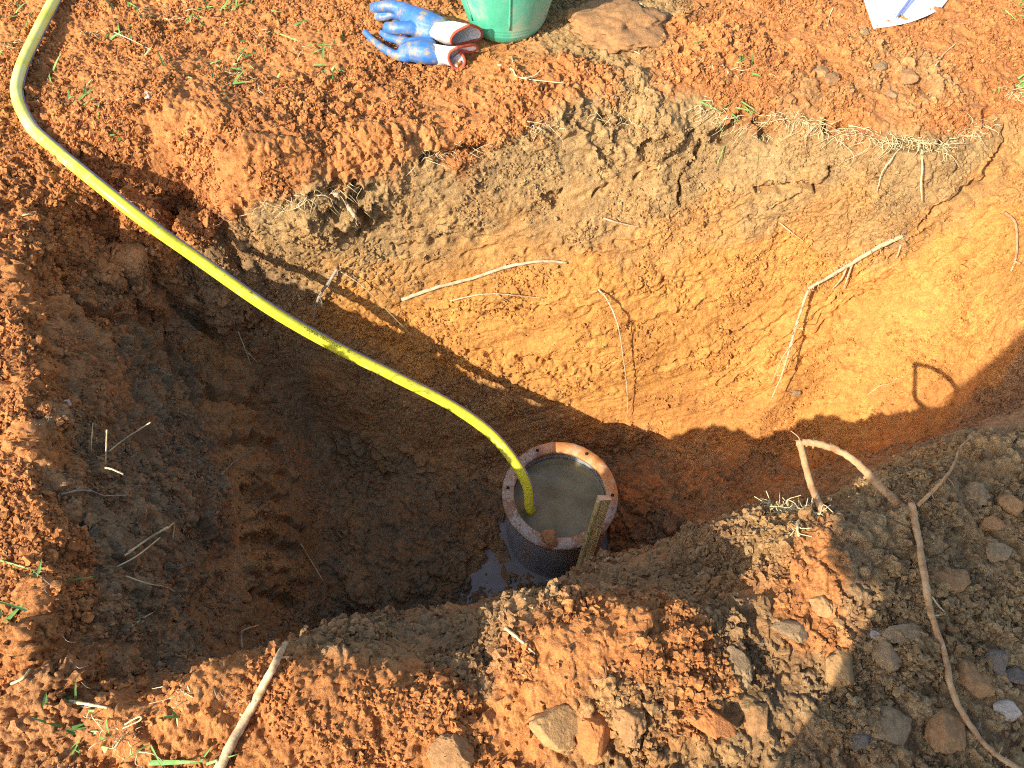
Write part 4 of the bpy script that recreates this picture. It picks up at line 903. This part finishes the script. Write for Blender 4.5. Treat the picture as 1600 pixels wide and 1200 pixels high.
ROCKS = [
 ('soil_clod', 'big flat brown clod lying right of the green bucket', 962, 46, 120, 84, 'brown', .34, .30),
 ('soil_clod', 'large pale tan clod half in sun near the bottom middle', 866, 1135, 80, 74, 'tan', .6, .35),
 ('soil_clod', 'reddish clod leaning against the large pale tan clod', 925, 1145, 64, 76, 'red', .5, .35),
 ('soil_clod', 'grey brown clod in sun right of the reddish clod', 980, 1126, 50, 56, 'brown', .6, .35),
 ('soil_clod', 'dark brown clod at the bottom edge left of the middle', 705, 1182, 84, 56, 'brown', .7, .3),
 ('soil_clod', 'broad orange clod at the edge of the shade near the bottom', 1104, 1124, 66, 46, 'red', .6, .3),
 ('soil_clod', 'grey slab of soil standing at the right edge of the sunlit mound', 1150, 1042, 32, 54, 'grey', .7, .3),
 ('soil_clod', 'big rounded tan clod alone in the shaded gravel', 1308, 1048, 62, 60, 'tan', .8, .3),
 ('soil_clod', 'angular brown clod in the shade near the bottom', 1183, 1124, 44, 50, 'brown', .8, .3),
 ('soil_clod', 'round grey clod between the big tan clod and the trailing root', 1380, 1023, 44, 38, 'grey', .7, .3),
 ('field_stone', 'small oval tan stone below the round grey clod', 1376, 1051, 26, 18, 'tan', .7, .3),
 ('field_stone', 'small pale oval stone above the round grey clod', 1371, 994, 24, 16, 'pale', .6, .35),
 ('flat_clod', 'long flat grey clod low in the shaded gravel', 1378, 1136, 92, 54, 'grey', .4, .3),
 ('flat_clod', 'flat grey slab left of the trailing root in the middle of the bank', 1408, 990, 58, 28, 'grey', .4, .3),
 ('soil_clod', 'broad reddish clod crossed by the trailing root on the upper bank', 1470, 912, 78, 38, 'brown', .5, .3),
 ('soil_clod', 'large brown clod right of the trailing root low on the bank', 1515, 1062, 62, 56, 'brown', .5, .3),
 ('field_stone', 'dark bluish stone near the right edge of the lower bank', 1556, 1034, 38, 36, 'dark', .75, .3),
 ('field_stone', 'dark stone at the right edge beside the bluish stone', 1588, 1058, 32, 26, 'dark', .6, .3),
 ('soil_clod', 'tall brown clod left of the trailing root near the bottom', 1472, 1140, 58, 74, 'brown', .5, .3),
 ('field_stone', 'pale quartz stone low at the right edge', 1576, 1108, 34, 28, 'pale', .6, .35),
 ('field_stone', 'dark round stone beside the long flat grey clod', 1346, 1158, 34, 26, 'dark', .7, .3),
 ('field_stone', 'small flat grey stone under the big rounded tan clod', 1314, 1083, 26, 14, 'dark', .5, .3),
 ('field_stone', 'slim tan stone on end at the edge of the upper sunlit patch', 1322, 950, 18, 26, 'tan', .8, .3),
 ('field_stone', 'round tan stone just below the slim tan stone', 1309, 974, 20, 20, 'tan', .8, .3),
 ('soil_clod', 'round orange clod in the upper sunlit patch of the bank', 1246, 888, 22, 22, 'red', .9, .3),
 ('soil_clod', 'grey brown clod split at the lower end of the upper sunlit patch', 1238, 985, 48, 36, 'grey', .6, .3),
 ('soil_clod', 'tan clod at the end of the upper sunlit patch beside the shade', 1284, 946, 32, 40, 'tan', .6, .3),
 ('flat_clod', 'flat grey clod far up the bank near the right edge', 1560, 862, 50, 26, 'grey', .5, .3),
 ('soil_clod', 'orange clod at the right edge of the upper bank', 1576, 790, 38, 34, 'brown', .7, .3),
 ('soil_clod', 'lumpy grey clod right of the foot of the arching root', 1520, 775, 44, 34, 'grey', .7, .3),
 ('soil_clod', 'brown clod on the upper bank between the two grey clods', 1545, 820, 36, 28, 'brown', .7, .3),
 ('field_stone', 'greyish stone in the red soil below the white paper', 1374, 106, 24, 24, 'grey', .5, .35),
 ('field_stone', 'flat brown stone right of the greyish stone below the paper', 1416, 118, 26, 34, 'brown', .4, .35),
 ('field_stone', 'small grey stone in the lower row of stones below the paper', 1393, 148, 20, 18, 'grey', .5, .35),
 ('flat_clod', 'flat tan clod left of the stones below the paper', 1278, 112, 36, 26, 'tan', .4, .35),
 ('flat_clod', 'flat orange brown clod next to the flat tan clod', 1297, 126, 28, 30, 'brown', .4, .35),
 ('field_stone', 'grey stone peeping out at the corner of the white paper', 1350, 50, 18, 18, 'grey', .5, .35),
 ('field_stone', 'small whitish stone on the red ridge beside the hose', 230, 150, 16, 12, 'pale', .7, .3),
 ('field_stone', 'pale elongated stone stuck in the shaded left wall', 98, 640, 18, 28, 'pale', .7, .3),
 ('flat_clod', 'greyish flat chip at the foot of the sunlit end wall', 1242, 613, 20, 14, 'grey', .5, .3),
 ('soil_clod', 'orange lump on the sunlit rim at the left of the pit', 50, 712, 22, 20, 'red', .7, .3),
 ('soil_clod', 'rusty lump on the crest of the near bank left of the sunlit mound', 690, 1066, 26, 24, 'red', .8, .3),
]
for q in ROCKS: rock(*q[:7], flat=q[7], sink=q[8], cuts=0 if 'bucket' in q[1] else 11, rough=.34 if 'bucket' in q[1] else .22, ang=random.uniform(-.5, .5))
rw_ = pz(859, 841, -.548); print('MUD', rw_); rock('mud_clod', 'lump of brown mud sitting on the front of the pipe rim', 858, 840, 26, 22, 'brown', flat=.8, sink=.30, world=rw_)

# ------------------------------------------------------------------ the person with the camera, behind the viewer, whose shadow falls on the right bank
M_CLOTH = mottled('dark_clothes', [(.3, (.03, .035, .05)), (.7, (.06, .065, .08))], 25, .9, 5, .001)
M_SKIN = mottled('skin', [(.3, (.42, .25, .17)), (.7, (.52, .33, .24))], 30, .6)
M_HAIR = mottled('hair', [(.3, (.025, .018, .012)), (.7, (.06, .045, .03))], 90, .7)
pe = np.array([.05, -.40, 0.0])
person = empty('person', pe, 'person in dark clothes crouching behind the camera whose shadow darkens the stony bank', 'person')
def A3(x, y, z): return np.array([x, y, z])
body = []; cx = .135; tx = .02
for s in (-1, 1):
    kn = A3(cx + .02 + .12*s, -.20, .48); hip = A3(tx + .03 + .10*s, -.46, .34)
    body.append([(hip, .090), ((hip+kn)/2 + A3(0, 0, .01), .080), (kn, .066)])
    body.append([(kn, .062), (A3(cx + .02 + .12*s, -.23, .28), .058), (A3(cx + .02 + .12*s, -.30, .08), .045)])
    body.append([(A3(cx + .02 + .12*s, -.33, .045), .042), (A3(cx + .025 + .12*s, -.24, .04), .040), (A3(cx + .03 + .12*s, -.15, .033), .030)])
    hx = .055*s
    body.append([(A3(tx - .02 + .17*s, -.31, .86), .062), (A3(tx - .03 + .20*s, -.24, .70), .056), (A3(cx*.3 + .17*s, -.16, .84), .042), (A3(hx + .02*s, -.085, 1.0), .028)])
    body.append([(A3(hx+.015*s, -.080, 1.0), .026), (A3(hx, -.070, 1.03), .024)])
    for k in range(4):
        body.append([(A3(hx, -.06, 1.015+.014*k), .009), (A3(hx-.018*s, -.045, 1.018+.014*k), .008), (A3(hx-.034*s, -.052, 1.018+.014*k), .0075)])
    body.append([(A3(hx, -.075, 1.0), .010), (A3(hx-.020*s, -.085, .995), .009), (A3(hx-.035*s, -.085, 1.0), .008)])
    body.append([(A3(tx-.01+.082*s, -.225, 1.045), .018), (A3(tx-.01+.084*s, -.23, 1.07), .018)])
body.append([(A3(tx-.02, -.48, .36), .150), (A3(tx-.06, -.46, .50), .165), (A3(tx-.08, -.40, .68), .170), (A3(tx-.02, -.34, .84), .120)])
body.append([(A3(tx-.12, -.33, .86), .075), (A3(tx+.08, -.33, .86), .075)])
body.append([(A3(tx-.02, -.31, .90), .052), (A3(tx-.01, -.27, .98), .050)])
body.append([(A3(tx-.01, -.245, 1.01), .078), (A3(tx-.01, -.215, 1.06), .088), (A3(tx-.01, -.225, 1.11), .082)])
body.append([(A3(tx-.01, -.130, 1.035), .012), (A3(tx-.01, -.120, 1.022), .012)])
blob_mesh(body, .009, 'body', M_CLOTH, person, pe, 5)
blob_mesh([[(A3(tx-.01, -.26, 1.08), .080), (A3(tx-.01, -.235, 1.125), .082), (A3(tx-.01, -.21, 1.135), .072)]], .009, 'hair', M_HAIR, person, pe, 3)
